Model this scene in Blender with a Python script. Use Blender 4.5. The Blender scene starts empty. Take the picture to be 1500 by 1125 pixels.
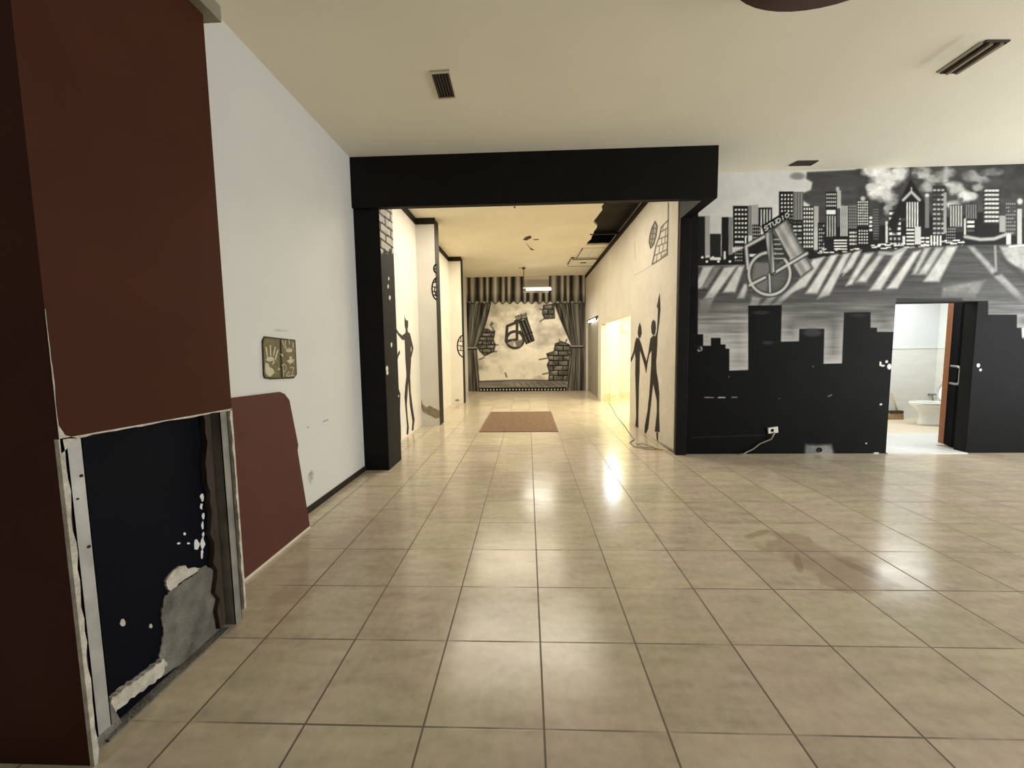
import bpy, bmesh, math, random
import numpy as np
from mathutils import Vector
from mathutils.geometry import tessellate_polygon
random.seed(7)
SC = bpy.context.scene
COL = SC.collection

# ------------------------------------------------------------------ survey camera
F_PX, PITCH, YAW, ROLL, EYE = 597.08, 0.0850787, 0.0388135, -0.0140618, 1.5
TILE, TX0, TY0 = 0.482717, -0.43292, 1.49291
_f = np.array([-math.sin(YAW)*math.cos(PITCH), math.cos(YAW)*math.cos(PITCH), -math.sin(PITCH)])
_r = np.array([math.cos(YAW), math.sin(YAW), 0.0])
_u = np.cross(_r, _f)
_r, _u = math.cos(ROLL)*_r + math.sin(ROLL)*_u, -math.sin(ROLL)*_r + math.cos(ROLL)*_u
_c = np.array([0, 0, EYE])

def at(x, y, ax, val):
    """point where the sight line of a photo position meets the plane axis=val"""
    d = _f + _r*(x-750)/F_PX - _u*(y-562.5)/F_PX
    s = (val-_c[ax])/d[ax]
    return _c + s*d

def sketch(X, Y, Z):
    dx, dy, dz = X-_c[0], Y-_c[1], Z-_c[2]
    z = dx*_f[0]+dy*_f[1]+dz*_f[2]
    return (750+F_PX*(dx*_r[0]+dy*_r[1]+dz*_r[2])/z, 562.5-F_PX*(dx*_u[0]+dy*_u[1]+dz*_u[2])/z)

cam = bpy.data.cameras.new('camera'); co = bpy.data.objects.new('camera', cam); COL.objects.link(co)
cam.sensor_width = 36; cam.lens = F_PX/1500*36; cam.clip_start = 0.02
from mathutils import Matrix
M = Matrix(((_r[0], _u[0], -_f[0], 0), (_r[1], _u[1], -_f[1], 0), (_r[2], _u[2], -_f[2], EYE), (0, 0, 0, 1)))
co.matrix_world = M
SC.camera = co

# ------------------------------------------------------------------ materials
def lin(c):
    c = c/255.0
    return c/12.92 if c <= 0.04045 else ((c+0.055)/1.055)**2.4
def rgb(r, g, b): return (lin(r), lin(g), lin(b), 1)

def mat(name, col, rough=0.6, amount=0.12, scale=6.0, metallic=0.0, bump=0.0, emit=None, stretch=(1, 1, 1), spec=0.5):
    m = bpy.data.materials.new(name); m.use_nodes = True
    nt = m.node_tree; b = nt.nodes['Principled BSDF']
    b.inputs['Roughness'].default_value = rough; b.inputs['Metallic'].default_value = metallic
    b.inputs['Specular IOR Level'].default_value = spec
    if emit:
        b.inputs['Emission Color'].default_value = col; b.inputs['Emission Strength'].default_value = emit
    g = nt.nodes.new('ShaderNodeNewGeometry'); mp = nt.nodes.new('ShaderNodeMapping'); mp.inputs['Scale'].default_value = stretch
    nt.links.new(g.outputs['Position'], mp.inputs['Vector'])
    n = nt.nodes.new('ShaderNodeTexNoise'); n.inputs['Scale'].default_value = scale; n.inputs['Detail'].default_value = 5
    nt.links.new(mp.outputs['Vector'], n.inputs['Vector'])
    rp = nt.nodes.new('ShaderNodeMapRange'); rp.inputs['To Min'].default_value = 1-amount; rp.inputs['To Max'].default_value = 1+amount
    rp.inputs['From Min'].default_value = 0.25; rp.inputs['From Max'].default_value = 0.75
    nt.links.new(n.outputs['Fac'], rp.inputs['Value'])
    mx = nt.nodes.new('ShaderNodeVectorMath'); mx.operation = 'SCALE'; mx.inputs[0].default_value = col[:3]
    nt.links.new(rp.outputs['Result'], mx.inputs['Scale'])
    nt.links.new(mx.outputs['Vector'], b.inputs['Base Color'])
    if bump:
        bp = nt.nodes.new('ShaderNodeBump'); bp.inputs['Strength'].default_value = bump; bp.inputs['Distance'].default_value = 0.01
        n2 = nt.nodes.new('ShaderNodeTexNoise'); n2.inputs['Scale'].default_value = scale*8; n2.inputs['Detail'].default_value = 4
        nt.links.new(g.outputs['Position'], n2.inputs['Vector']); nt.links.new(n2.outputs['Fac'], bp.inputs['Height'])
        nt.links.new(bp.outputs['Normal'], b.inputs['Normal'])
    return m

def paint_mat(name, tint=(1, 1, 1), rough=0.65):
    m = bpy.data.materials.new(name); m.use_nodes = True; nt = m.node_tree; b = nt.nodes['Principled BSDF']
    a = nt.nodes.new('ShaderNodeAttribute'); a.attribute_name = 'paint'
    n = nt.nodes.new('ShaderNodeTexNoise'); n.inputs['Scale'].default_value = 9; n.inputs['Detail'].default_value = 6
    g = nt.nodes.new('ShaderNodeNewGeometry'); nt.links.new(g.outputs['Position'], n.inputs['Vector'])
    rp = nt.nodes.new('ShaderNodeMapRange'); rp.inputs['To Min'].default_value = .88; rp.inputs['To Max'].default_value = 1.12
    nt.links.new(n.outputs['Fac'], rp.inputs['Value'])
    t = nt.nodes.new('ShaderNodeVectorMath'); t.operation = 'MULTIPLY'; t.inputs[1].default_value = tint
    nt.links.new(a.outputs['Color'], t.inputs[0])
    s = nt.nodes.new('ShaderNodeVectorMath'); s.operation = 'SCALE'
    nt.links.new(t.outputs['Vector'], s.inputs[0]); nt.links.new(rp.outputs['Result'], s.inputs['Scale'])
    nt.links.new(s.outputs['Vector'], b.inputs['Base Color']); b.inputs['Roughness'].default_value = rough
    b.inputs['Specular IOR Level'].default_value = 0.1
    return m

MT = dict(
    white=mat('cool white paint', (.80, .83, .83, 1), .75, .03, 2.5),
    ceiling=mat('cream ceiling paint', (.80, .765, .63, 1), .85, .03, 1.5),
    corceil=mat('warm ceiling paint', (.86, .80, .64, 1), .85, .05, 1.5),
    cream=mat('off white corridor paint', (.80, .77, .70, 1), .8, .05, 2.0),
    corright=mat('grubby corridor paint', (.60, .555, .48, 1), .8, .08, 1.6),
    black=mat('black paint', (.0065, .0058, .005, 1), .6, .25, 4, spec=.15),
    brownblack=mat('brown black paint', (.018, .015, .011, 1), .6, .2, 4, spec=.2),
    brown=mat('dark red brown paint', (.054, .0165, .008, 1), .7, .14, 3, spec=.12),
    brown2=mat('red brown board paint', (.086, .026, .018, 1), .7, .10, 5, spec=.25),
    navy=mat('dark navy paint', (.0012, .002, .0055, 1), .6, .3, 4, spec=.1),
    metal=mat('galvanised steel', (.55, .56, .54, 1), .42, .2, 9, metallic=.7),
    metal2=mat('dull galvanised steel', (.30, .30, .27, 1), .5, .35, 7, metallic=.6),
    blue=mat('blue paint edge', (.012, .035, .07, 1), .6, .3, 9),
    plaster=mat('broken plaster', (.56, .52, .43, 1), .9, .35, 24, bump=.6),
    concrete=mat('grey mortar', (.155, .148, .122, 1), .95, .5, 11, bump=.8),
    oldwood=mat('stained brown wood', (.04, .026, .015, 1), .7, .6, 9, stretch=(8, 8, .8)),
    oliv=mat('olive trim paint', (.22, .20, .14, 1), .6, .2, 6),
    dark=mat('dark recess', (.010, .008, .007, 1), .8, .2, 6),
    slat=mat('dark vent slat', (.05, .038, .03, 1), .5, .2, 6),
    slatl=mat('dull vent slat', (.22, .18, .13, 1), .55, .2, 6),
    ventrim=mat('beige vent rim', (.58, .52, .40, 1), .7, .06, 6),
    maroon=mat('dark maroon stand-in', (.05, .018, .012, 1), .6, .15, 4),
    rug=mat('brown rug pile', (.17, .10, .058, 1), .95, .35, 22, bump=.6),
    doorwood=mat('orange brown wood', (.29, .095, .028, 1), .45, .22, 5, stretch=(6, 6, .6)),
    doorblack=mat('black door paint', (.003, .003, .004, 1), .8, .25, 4, spec=.03),
    chrome=mat('dull steel', (.26, .26, .24, 1), .4, .05, 6, metallic=.6),
    bathtile=mat('pale bathroom tile', (.76, .75, .70, 1), .35, .05, 3, stretch=(1, 1, 5)),
    bathwall=mat('white bathroom paint', (.74, .76, .75, 1), .7, .02, 3),
    bathfloor=mat('beige bathroom floor', (.62, .54, .40, 1), .5, .05, 4),
    marble=mat('white threshold stone', (.68, .68, .67, 1), .3, .05, 4),
    porcelain=mat('white porcelain', (.85, .84, .80, 1), .15, .01, 3),
    porcshadow=mat('lid shadow grey', (.45, .44, .40, 1), .3, .02, 3),  # shadow inside the raised lid, put into the colour
    broomhead=mat('brown broom bristle', (.32, .21, .11, 1), .9, .4, 40, stretch=(1, 1, .2)),
    broomstick=mat('weathered broom wood', (.45, .38, .26, 1), .7, .15, 12),
    yellow=mat('pale yellow paint', (.80, .76, .50, 1), .8, .03, 2),
    yellowbare=mat('pale bare render', (.62, .55, .36, 1), .95, .3, 18, bump=.5),
    bare=mat('bare grey render', (.32, .27, .19, 1), .95, .3, 18, bump=.6),
    grey=mat('grey door paint', (.27, .245, .19, 1), .6, .15, 4),
    darkceil=mat('dark olive cavity board', (.050, .046, .034, 1), .9, .25, 3),
    acwhite=mat('white appliance plastic', (.82, .79, .68, 1), .5, .03, 4),
    tube=mat('lit lamp tube', (.95, .98, 1, 1), .4, 0, emit=9),
    plastic=mat('ivory plastic', (.78, .77, .72, 1), .4, .02, 6),
    cable=mat('dusty beige cable', (.34, .29, .20, 1), .6, .08, 20),
    cable2=mat('grey cable', (.22, .19, .15, 1), .6, .08, 20),
    clay=mat('olive brown tile clay', (.165, .135, .062, 1), .8, .3, 25, bump=.4),
    clayframe=mat('dark olive backing', (.06, .047, .018, 1), .8, .3, 25),
    handpaint=mat('chalky cream paint', (.52, .48, .33, 1), .9, .18, 30),
    figure=mat('dark purple black figure paint', (.022, .015, .013, 1), .7, .3, 7),
    paint=paint_mat('spray mural', (1, 1, .97)),
    paint2=paint_mat('warm light tint mural', (1, .93, .80)),  # warm corridor light put into the paint tint
)

# ------------------------------------------------------------------ mesh helpers
class MB:
    def __init__(s): s.v = []; s.f = []
    def add(s, vs, fs):
        o = len(s.v); s.v += [tuple(map(float, p)) for p in vs]; s.f += [tuple(i+o for i in f) for f in fs]; return s
    def box(s, x0, x1, y0, y1, z0, z1):
        vs = [(x, y, z) for x in (x0, x1) for y in (y0, y1) for z in (z0, z1)]
        return s.add(vs, [(0, 1, 3, 2), (4, 6, 7, 5), (0, 4, 5, 1), (2, 3, 7, 6), (0, 2, 6, 4), (1, 5, 7, 3)])
    def prism(s, pts, off):
        """closed outline pts (3D, coplanar) extruded by vector off"""
        n = len(pts); off = np.array(off, float); pts = [np.array(p, float) for p in pts]
        tri = tessellate_polygon([[Vector(p) for p in pts]])
        vs = pts+[p+off for p in pts]
        fs = [tuple(t) for t in tri]+[tuple(i+n for i in reversed(t)) for t in tri]
        fs += [(i, (i+1) % n, (i+1) % n+n, i+n) for i in range(n)]
        return s.add(vs, fs)
    def tube(s, pts, r, n=8, close=False):
        pts = [Vector(p) for p in pts]; rings = []; m = len(pts)
        for i, p in enumerate(pts):
            a = pts[(i-1) % m] if (close or i) else p; b = pts[(i+1) % m] if (close or i < m-1) else p
            t = (b-a).normalized(); q = Vector((0, 0, 1)) if abs(t.z) < .9 else Vector((1, 0, 0))
            e = t.cross(q).normalized(); g = t.cross(e)
            rings.append([p+(e*math.cos(2*math.pi*k/n)+g*math.sin(2*math.pi*k/n))*r for k in range(n)])
        vs = [v for R in rings for v in R]; fs = []
        for i in range(m if close else m-1):
            j = (i+1) % m
            fs += [(i*n+k, i*n+(k+1) % n, j*n+(k+1) % n, j*n+k) for k in range(n)]
        if not close: fs += [tuple(range(n)), tuple(reversed(range((m-1)*n, m*n)))]
        return s.add(vs, fs)
    def rings(s, R, caps=True):
        n = len(R[0]); vs = [v for r in R for v in r]; fs = []
        for i in range(len(R)-1):
            fs += [(i*n+k, i*n+(k+1) % n, (i+1)*n+(k+1) % n, (i+1)*n+k) for k in range(n)]
        if caps: fs += [tuple(reversed(range(n))), tuple(range((len(R)-1)*n, len(R)*n))]
        return s.add(vs, fs)
    def flat(s, polys):
        for pts in polys:
            pts = [np.array(p, float) for p in pts]
            tri = tessellate_polygon([[Vector(p) for p in pts]]); s.add(pts, [tuple(t) for t in tri])
        return s
    def build(s, name, m, parent=None, loc=None, smooth=False, bevel=0):
        o0 = np.array(parent_loc(parent) if parent else (loc if loc is not None else (0, 0, 0)), float)
        me = bpy.data.meshes.new(name); me.from_pydata([tuple(np.array(v)-o0) for v in s.v], [], s.f)
        bm = bmesh.new(); bm.from_mesh(me); bmesh.ops.recalc_face_normals(bm, faces=bm.faces); bm.to_mesh(me); bm.free()
        o = bpy.data.objects.new(name, me); COL.objects.link(o); me.materials.append(m)
        if parent: o.parent = parent
        else: o.location = o0
        if smooth:
            for p in me.polygons: p.use_smooth = True
        if bevel:
            b = o.modifiers.new('edge', 'BEVEL'); b.width = bevel; b.segments = 2; b.limit_method = 'ANGLE'
        return o
def parent_loc(p):
    l = np.array(p.location, float)
    while p.parent: p = p.parent; l = l+np.array(p.location, float)
    return l
def tag(o, label, cat, group=None, kind=None):
    o['label'] = label; o['category'] = cat
    if group: o['group'] = group
    if kind: o['kind'] = kind
    return o
def thing(name, label, cat, loc, group=None):
    o = bpy.data.objects.new(name, None); o.empty_display_size = .1; COL.objects.link(o); o.location = loc
    return tag(o, label, cat, group)
def struct(o): o['kind'] = 'structure'; return o
def B(*a): return MB().box(*a)
def outline(px, ax, val): return [at(x, y, ax, val) for x, y in px]
def seglines(pts, w, ax, val):
    """painted line strokes (photo positions) as flat quads on a wall plane; w in metres"""
    q = []
    for ln in pts:
        P = [at(x, y, ax, val) for x, y in ln]
        for a, b in zip(P[:-1], P[1:]):
            d = b-a; L = np.linalg.norm(d)
            if L < 1e-6: continue
            d /= L; n = np.zeros(3); n[ax] = 1; e = np.cross(n, d)*w/2
            q.append([a-e-d*w*.3, a+e-d*w*.3, b+e+d*w*.3, b-e+d*w*.3])
    return q

# ------------------------------------------------------------------ paint canvases (spray murals as fine point colours)
def vnoise(u, v, su, sv, seed):
    rs = np.random.RandomState(seed); T = rs.rand(64, 64)
    x = u/su; y = v/sv; xi = np.floor(x).astype(int); yi = np.floor(y).astype(int); fx = x-xi; fy = y-yi
    fx = fx*fx*(3-2*fx); fy = fy*fy*(3-2*fy)
    a = T[yi % 64, xi % 64]; b = T[yi % 64, (xi+1) % 64]; c = T[(yi+1) % 64, xi % 64]; d = T[(yi+1) % 64, (xi+1) % 64]
    return (a*(1-fx)+b*fx)*(1-fy)+(c*(1-fx)+d*fx)*fy
def fbm(u, v, su, sv, seed, o=3):
    return sum(vnoise(u, v, su/2**k, sv/2**k, seed+k)/2**k for k in range(o))/sum(1/2**k for k in range(o))
class Canvas:
    def __init__(s, u, v, base): s.u = u; s.v = v; s.c = np.full(u.shape, float(base))
    def mix(s, m, val): s.c = s.c*(1-m)+val*m
    def rect(s, a, b, c, d, val, soft=1.0, alpha=1):
        m = np.clip((s.u-a)/soft+.5, 0, 1)*np.clip((c-s.u)/soft+.5, 0, 1)*np.clip((s.v-b)/soft+.5, 0, 1)*np.clip((d-s.v)/soft+.5, 0, 1)
        s.mix(m*alpha, val)
    def sdf(s, pts):
        u, v = s.u, s.v; ins = np.zeros(u.shape, bool); dist = np.full(u.shape, 1e9); n = len(pts)
        for i in range(n):
            (x0, y0), (x1, y1) = pts[i], pts[(i+1) % n]
            dx, dy = x1-x0, y1-y0; L = dx*dx+dy*dy+1e-9
            t = np.clip(((u-x0)*dx+(v-y0)*dy)/L, 0, 1)
            dist = np.minimum(dist, (u-x0-t*dx)**2+(v-y0-t*dy)**2)
            if abs(dy) > 1e-9: ins ^= ((y0 > v) != (y1 > v)) & (u < x0+(v-y0)*dx/dy)
        d = np.sqrt(dist); return np.where(ins, -d, d)
    def near(s, pts, pad):
        xs = [p[0] for p in pts]; ys = [p[1] for p in pts]
        return (s.u > min(xs)-pad) & (s.u < max(xs)+pad) & (s.v > min(ys)-pad) & (s.v < max(ys)+pad)
    def _local(s, pts, pad, fn, val, alpha):
        k = s.near(pts, pad)
        if not k.any(): return
        t = Canvas(s.u[k], s.v[k], 0); m = fn(t)*alpha
        vv = val(t) if callable(val) else val
        s.c[k] = s.c[k]*(1-m)+vv*m
    def poly(s, pts, val, soft=1.0, alpha=1):
        s._local(pts, soft+1, lambda t: np.clip(.5-t.sdf(pts)/soft, 0, 1), val, alpha)
    def stroke(s, pts, w, val, soft=1.0, alpha=1):
        def fn(t):
            d = np.full(t.u.shape, 1e9)
            for (x0, y0), (x1, y1) in zip(pts[:-1], pts[1:]):
                dx, dy = x1-x0, y1-y0; L = dx*dx+dy*dy+1e-9
                q = np.clip(((t.u-x0)*dx+(t.v-y0)*dy)/L, 0, 1)
                d = np.minimum(d, (t.u-x0-q*dx)**2+(t.v-y0-q*dy)**2)
            return np.clip((w/2-np.sqrt(d))/soft+.5, 0, 1)
        s._local(pts, w+soft+1, fn, val, alpha)
    def blob(s, x, y, rx, ry, val, alpha=1, hard=1.0):
        r2 = ((s.u-x)/rx)**2+((s.v-y)/ry)**2
        s.mix(np.clip((1.3-r2)*hard, 0, 1)*alpha, val)
    def ring(s, x, y, rx, ry, w, val, soft=1, a0=0, a1=360):
        n = 40; s.stroke([(x+rx*math.cos(math.radians(a0+(a1-a0)*i/n)), y+ry*math.sin(math.radians(a0+(a1-a0)*i/n))) for i in range(n+1)], w, val, soft)
    def windows(s, a, b, c, d, nx, ny, val, fu=.55, fv=.5, jitter=0):
        k = (s.u > a) & (s.u < c) & (s.v > b) & (s.v < d)
        if not k.any(): return
        x = (s.u[k]-a)/(c-a)*nx; y = (s.v[k]-b)/(d-b)*ny
        pu = (c-a)/nx; pv = (d-b)/ny
        m = np.clip((fu/2-abs(x-np.floor(x)-.5))*pu/.9+.5, 0, 1)*np.clip((fv/2-abs(y-np.floor(y)-.5))*pv/.9+.5, 0, 1)
        if jitter:
            T = np.random.RandomState(int(a*7+b)).rand(64, 64)
            m = m*np.where(T[np.floor(y).astype(int) % 64, np.floor(x).astype(int) % 64] > jitter, 1, .25)
        s.c[k] = s.c[k]*(1-m)+val*m
    def letters(s, text, p0, p1, h, w, val, soft=.7, shear=0):
        """stroke lettering along p0->p1 with height vector h"""
        G = dict(S=[[(1, .9), (.7, 1), (.2, 1), (0, .8), (.1, .58), (.9, .42), (1, .2), (.8, 0), (.2, 0), (0, .1)]], T=[[(0, 1), (1, 1)], [(.5, 1), (.5, 0)]],
                 U=[[(0, 1), (0, .2), (.25, 0), (.75, 0), (1, .2), (1, 1)]], D=[[(0, 0), (0, 1), (.6, 1), (1, .7), (1, .3), (.6, 0), (0, 0)]],
                 I=[[(.5, 0), (.5, 1)]], O=[[(.3, 0), (0, .3), (0, .7), (.3, 1), (.7, 1), (1, .7), (1, .3), (.7, 0), (.3, 0)]])
        n = len(text); dx, dy = (p1[0]-p0[0])/n, (p1[1]-p0[1])/n
        for i, ch in enumerate(text):
            for ln in G[ch]:
                s.stroke([(p0[0]+dx*(i+.14+.72*a)+h[0]*b, p0[1]+dy*(i+.14+.72*a)+h[1]*b) for a, b in ln], w, val, soft)

def paint_grid(name, m, parent, blocks, step, ax, val, painter, base, gain=1.0):
    """blocks: list of (a0,a1,z0,z1) rectangles on plane ax=val; painter(canvas) paints in photo-sketch coordinates"""
    V = []; Fs = []; C = []
    for a0, a1, z0, z1 in blocks:
        na = max(2, int(round((a1-a0)/step))+1); nz = max(2, int(round((z1-z0)/step))+1)
        A, Z = np.meshgrid(np.linspace(a0, a1, na), np.linspace(z0, z1, nz))
        X, Y = (A, np.full(A.shape, val)) if ax == 1 else (np.full(A.shape, val), A)
        u, v = sketch(X, Y, Z); cv = Canvas(u.ravel(), v.ravel(), base); painter(cv)
        o = sum(len(q) for q in V)
        V.append(np.stack([X, Y, Z], -1).reshape(-1, 3)); C.append(cv.c)
        i = np.arange(na-1); j = np.arange(nz-1); I, J = np.meshgrid(i, j); q = (J*na+I).ravel()+o
        Fs.append(np.stack([q, q+1, q+1+na, q+na], -1))
    V = np.concatenate(V); Fs = np.concatenate(Fs); C = np.clip(np.concatenate(C), 4, 250)/255
    L = np.where(C <= .04045, C/12.92, ((C+.055)/1.055)**2.4)*gain
    o0 = parent_loc(parent) if parent else np.zeros(3)
    me = bpy.data.meshes.new(name); me.vertices.add(len(V)); me.vertices.foreach_set('co', (V-o0).astype(np.float32).ravel())
    me.loops.add(Fs.size); me.loops.foreach_set('vertex_index', Fs.astype(np.int32).ravel())
    me.polygons.add(len(Fs)); me.polygons.foreach_set('loop_start', np.arange(0, Fs.size, 4, dtype=np.int32))
    me.update(calc_edges=True)
    ca = me.color_attributes.new('paint', 'FLOAT_COLOR', 'POINT')
    ca.data.foreach_set('color', np.stack([L, L, L, np.ones_like(L)], -1).astype(np.float32).ravel())
    me.materials.append(m); o = bpy.data.objects.new(name, me); COL.objects.link(o)
    if parent: o.parent = parent
    return o
# ------------------------------------------------------------------ mural painters
def logo(cv, P, dark, light, mid, w):
    """a tilted 5 and 4 with a plate of lettering; P maps logo sketch coords to photo sketch coords"""
    q = lambda *pts: [P(x, y) for x, y in pts]
    for width, val in ((w*1.6, dark), (w, mid), (w*.45, light)):
        s = 1.0 if width < w*1.2 else 1.6
        cv.stroke(q((600, 612), (455, 690), (468, 850)), width, val, s)
        n = 36
        cv.stroke(q(*[(622+148*math.cos(2*math.pi*i/n), 885+152*math.sin(2*math.pi*i/n)) for i in range(n+1)]), width, val, s)
        cv.stroke(q((480, 968), (590, 912)), width, val, s)
        cv.stroke(q((622, 890), (627, 1015)), width*.7, val, s)
        cv.stroke(q((655, 880), (890, 740)), width, val, s)
    cv.poly(q((586, 592), (646, 570), (668, 880), (628, 900)), dark, 1.5)
    cv.poly(q((592, 598), (638, 580), (660, 872), (632, 886)), lambda t: mid-10+46*np.sin(t.u*.7), 1.5)
    cv.poly(q((650, 610), (690, 660), (745, 770), (672, 820)), 60, 2)
    for k in range(5): cv.stroke(q((656, 640+34*k), (690+10*k, 640+34*k)), 1.6, 190, 1)

def city(cv):
    u, v = cv.u, cv.v
    n1 = fbm(u, v, 30, 18, 3, 4); n2 = fbm(u, v, 60, 3.2, 11, 3); n3 = fbm(u, v, 14, 10, 21, 4)
    C1 = lambda x, y: (1000+.2044*x, 220+.2044*y)
    C2 = lambda x, y: (1240+.2044*x, 220+.2044*y)
    C3 = lambda x, y: (1000+.24*x, 420+.24*y)
    C4 = lambda x, y: (1240+.24*x, 420+.24*y)
    q = lambda f, *p: [f(x, y) for x, y in p]
    # ---- sky
    cv.c = 216+10*(n1-.5)
    cv.blob(1168, 258, 12, 6, 120, .8)
    sky = lambda t: 72+26*(fbm(t.u, t.v, 40, 6, 5, 3)-.5)
    cv.poly([(1182, 252), (1262, 248), (1262, 300), (1300, 320), (1300, 345), (1178, 345), (1186, 300), (1173, 292), (1176, 283), (1188, 278), (1190, 267), (1181, 262)], sky, 3)
    cv.poly([(1255, 244), (3000, 160), (3000, 372), (1255, 372)], lambda t: 62+40*(fbm(t.u, t.v, 18, 14, 8, 4)-.5), 8)
    # clouds
    for x, y, rx, ry, g in ((1284, 250, 22, 12, 205), (1300, 262, 26, 14, 215), (1318, 252, 14, 12, 205), (1292, 284, 19, 13, 208), (1306, 292, 12, 10, 190), (1276, 274, 9, 6, 190), (1301, 306, 7, 12, 165),
                            (1352, 252, 16, 9, 175), (1372, 262, 18, 11, 165), (1388, 254, 14, 10, 170), (1360, 274, 14, 8, 175), (1400, 276, 14, 12, 190), (1412, 288, 12, 10, 200), (1420, 258, 14, 9, 135), (1398, 300, 12, 8, 180), (1424, 288, 9, 6, 190),
                            (1440, 264, 12, 6, 125), (1452, 252, 16, 7, 115), (1434, 274, 10, 6, 135)):
        k = np.clip(1.3-((u-x)/rx)**2-((v-y)/ry)**2+1.5*(n3-.5), 0, 1)
        cv.mix(k*.95, g-110*(.5-n3))
    for x, y, rx, ry in ((1375, 270, 6, 3), (1366, 254, 5, 3), (1395, 262, 6, 3), (1408, 292, 4, 3), (1386, 290, 5, 4), (1428, 268, 7, 3), (1415, 272, 4, 3), (1340, 258, 6, 4)):
        cv.blob(x, y, rx, ry, 70, .7)
    # ---- skyline base
    cv.poly([(1006, 384), (1006, 317), (1033, 317), (1033, 378), (1067, 374), (1096, 360), (1110, 345), (1140, 338), (1176, 330), (1210, 335), (1250, 330), (1300, 330), (1340, 318), (1400, 318), (1440, 310), (1480, 320), (3000, 290), (3000, 345), (1500, 358), (1400, 362), (1330, 366), (1240, 372), (1190, 380), (1090, 388), (1006, 390)], 30, 2)
    cv.rect(1033, 316, 1040, 374, 170); cv.rect(1040, 316, 1057, 342, 212); cv.rect(1040, 342.5, 1056, 377, 38); cv.rect(1057, 318, 1067.5, 375, 30); cv.rect(1067.5, 318, 1073, 373, 135)
    def bld(a, b, c, d, g): cv.rect(a, b, c, d, g, 1.2)
    bld(1096, 301, 1101.5, 345, 125); bld(1102, 300, 1111, 330, 168); bld(1102, 329, 1114, 352, 38); cv.windows(1102.5, 330, 1113.5, 351, 4, 4, 190)
    bld(1073.6, 301.5, 1096, 362, 28); cv.windows(1075.5, 304, 1095, 350, 4, 7, 232, .62, .42); cv.windows(1076, 352, 1090, 357, 1, 1, 235, .95, .6); cv.windows(1076, 359, 1088, 384, 4, 5, 175, .5, .45)
    cv.rect(1091, 347, 1093.5, 358, 225)
    bld(1111, 304, 1131, 332, 28); cv.windows(1113, 306, 1130, 332, 4, 1, 215, .45, .95)
    bld(1163, 281, 1177, 325, 95); cv.windows(1164, 282, 1176, 325, 3, 1, 150, .4, 1)
    bld(1141, 280.5, 1162.5, 345, 28); cv.windows(1143, 283, 1162, 312, 4, 5, 228, .5, .5); cv.windows(1146, 312, 1162, 342, 5, 6, 165, .5, .5, .3)
    bld(1160, 322, 1176, 360, 30); cv.windows(1161, 323, 1175, 358, 2, 6, 205, .8, .45, .2)
    bld(1192, 302, 1199, 366, 175); cv.blob(1195, 350, 5, 18, 205, .7)
    bld(1176, 302, 1192, 366, 45); cv.windows(1176.5, 303, 1191.5, 364, 4, 10, 238, .62, .55)
    bld(1198, 326, 1209, 373, 30); cv.windows(1199, 328, 1208, 371, 3, 8, 205, .55, .5, .2)
    bld(1226, 279, 1232, 305, 175); cv.blob(1227, 277, 3, 4, 210, .8)
    bld(1209.5, 281, 1226, 350, 34); cv.windows(1210, 282, 1225, 304, 5, 4, 225, .55, .5); cv.rect(1210.5, 307.5, 1224, 314, 238); cv.windows(1210, 316, 1225, 347, 4, 1, 190, .45, 1)
    bld(1231, 301, 1242, 350, 40); cv.windows(1230.5, 301, 1242, 350, 4, 1, 235, .5, 1)
    bld(1242, 299, 1256, 335, 80); cv.windows(1243, 300, 1255, 335, 4, 8, 140)
    cv.rect(1220, 346, 1244, 370, 22); cv.windows(1221.5, 350, 1241, 367, 1, 4, 232, 1, .5)
    cv.windows(1243, 338, 1256, 360, 3, 4, 200, .5, .5)
    # right part
    bld(1256, 292, 1273, 332, 44); cv.windows(1256, 294, 1272, 330, 5, 9, 225, .62, .6); cv.blob(1264, 291, 4, 4, 215, .8)
    bld(1255, 333, 1274, 362, 26); cv.windows(1257, 336, 1272, 358, 4, 5, 225, .6, .5); cv.windows(1245, 338, 1253, 360, 2, 4, 215)
    cv.windows(1273, 316, 1278, 340, 1, 4, 225, .9, .55); bld(1279, 303, 1288, 345, 60); cv.windows(1279, 305, 1287, 352, 4, 12, 125)
    cv.rect(1297, 324, 1300.5, 356, 205)
    bld(1302, 308, 1321, 360, 34); cv.windows(1302, 309, 1320, 346, 3, 5, 218, .85, .55, .0); cv.windows(1302, 346, 1320, 361, 3, 2, 180)
    # spired tower
    cv.poly([(1334, 262), (1300, 330), (1312, 345), (1318, 320), (1360, 320), (1366, 345), (1372, 330), (1352, 290)], 30, 3)
    cv.stroke([(1323, 293), (1335, 281), (1347, 293)], 4, 185, 2.5); cv.stroke([(1335, 275), (1335, 282)], 2, 180, 1.5)
    bld(1327, 297, 1346, 334, 36); cv.windows(1327, 296, 1346, 333, 5, 1, 228, .5, 1)
    cv.rect(1322, 346, 1326, 358, 215); cv.windows(1327, 334, 1340, 360, 1, 5, 220, .9, .5); cv.rect(1340, 332, 1349, 358, 198)
    bld(1355, 286, 1361, 334, 115); cv.blob(1358, 286, 3.5, 3, 215, .9)
    bld(1366, 272, 1385, 340, 48); cv.windows(1366, 275, 1384, 345, 3, 10, 165, .75, .42, .25); cv.rect(1382, 282, 1386.5, 342, 150)
    cv.windows(1348, 346, 1362, 362, 2, 3, 225, .8, .5); cv.windows(1362, 345, 1380, 360, 4, 1, 225, .55, 1)
    bld(1391, 300, 1411, 340, 55); cv.windows(1391, 301, 1410, 332, 5, 1, 185, .5, 1); cv.windows(1385, 333, 1400, 355, 5, 5, 150)
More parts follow.
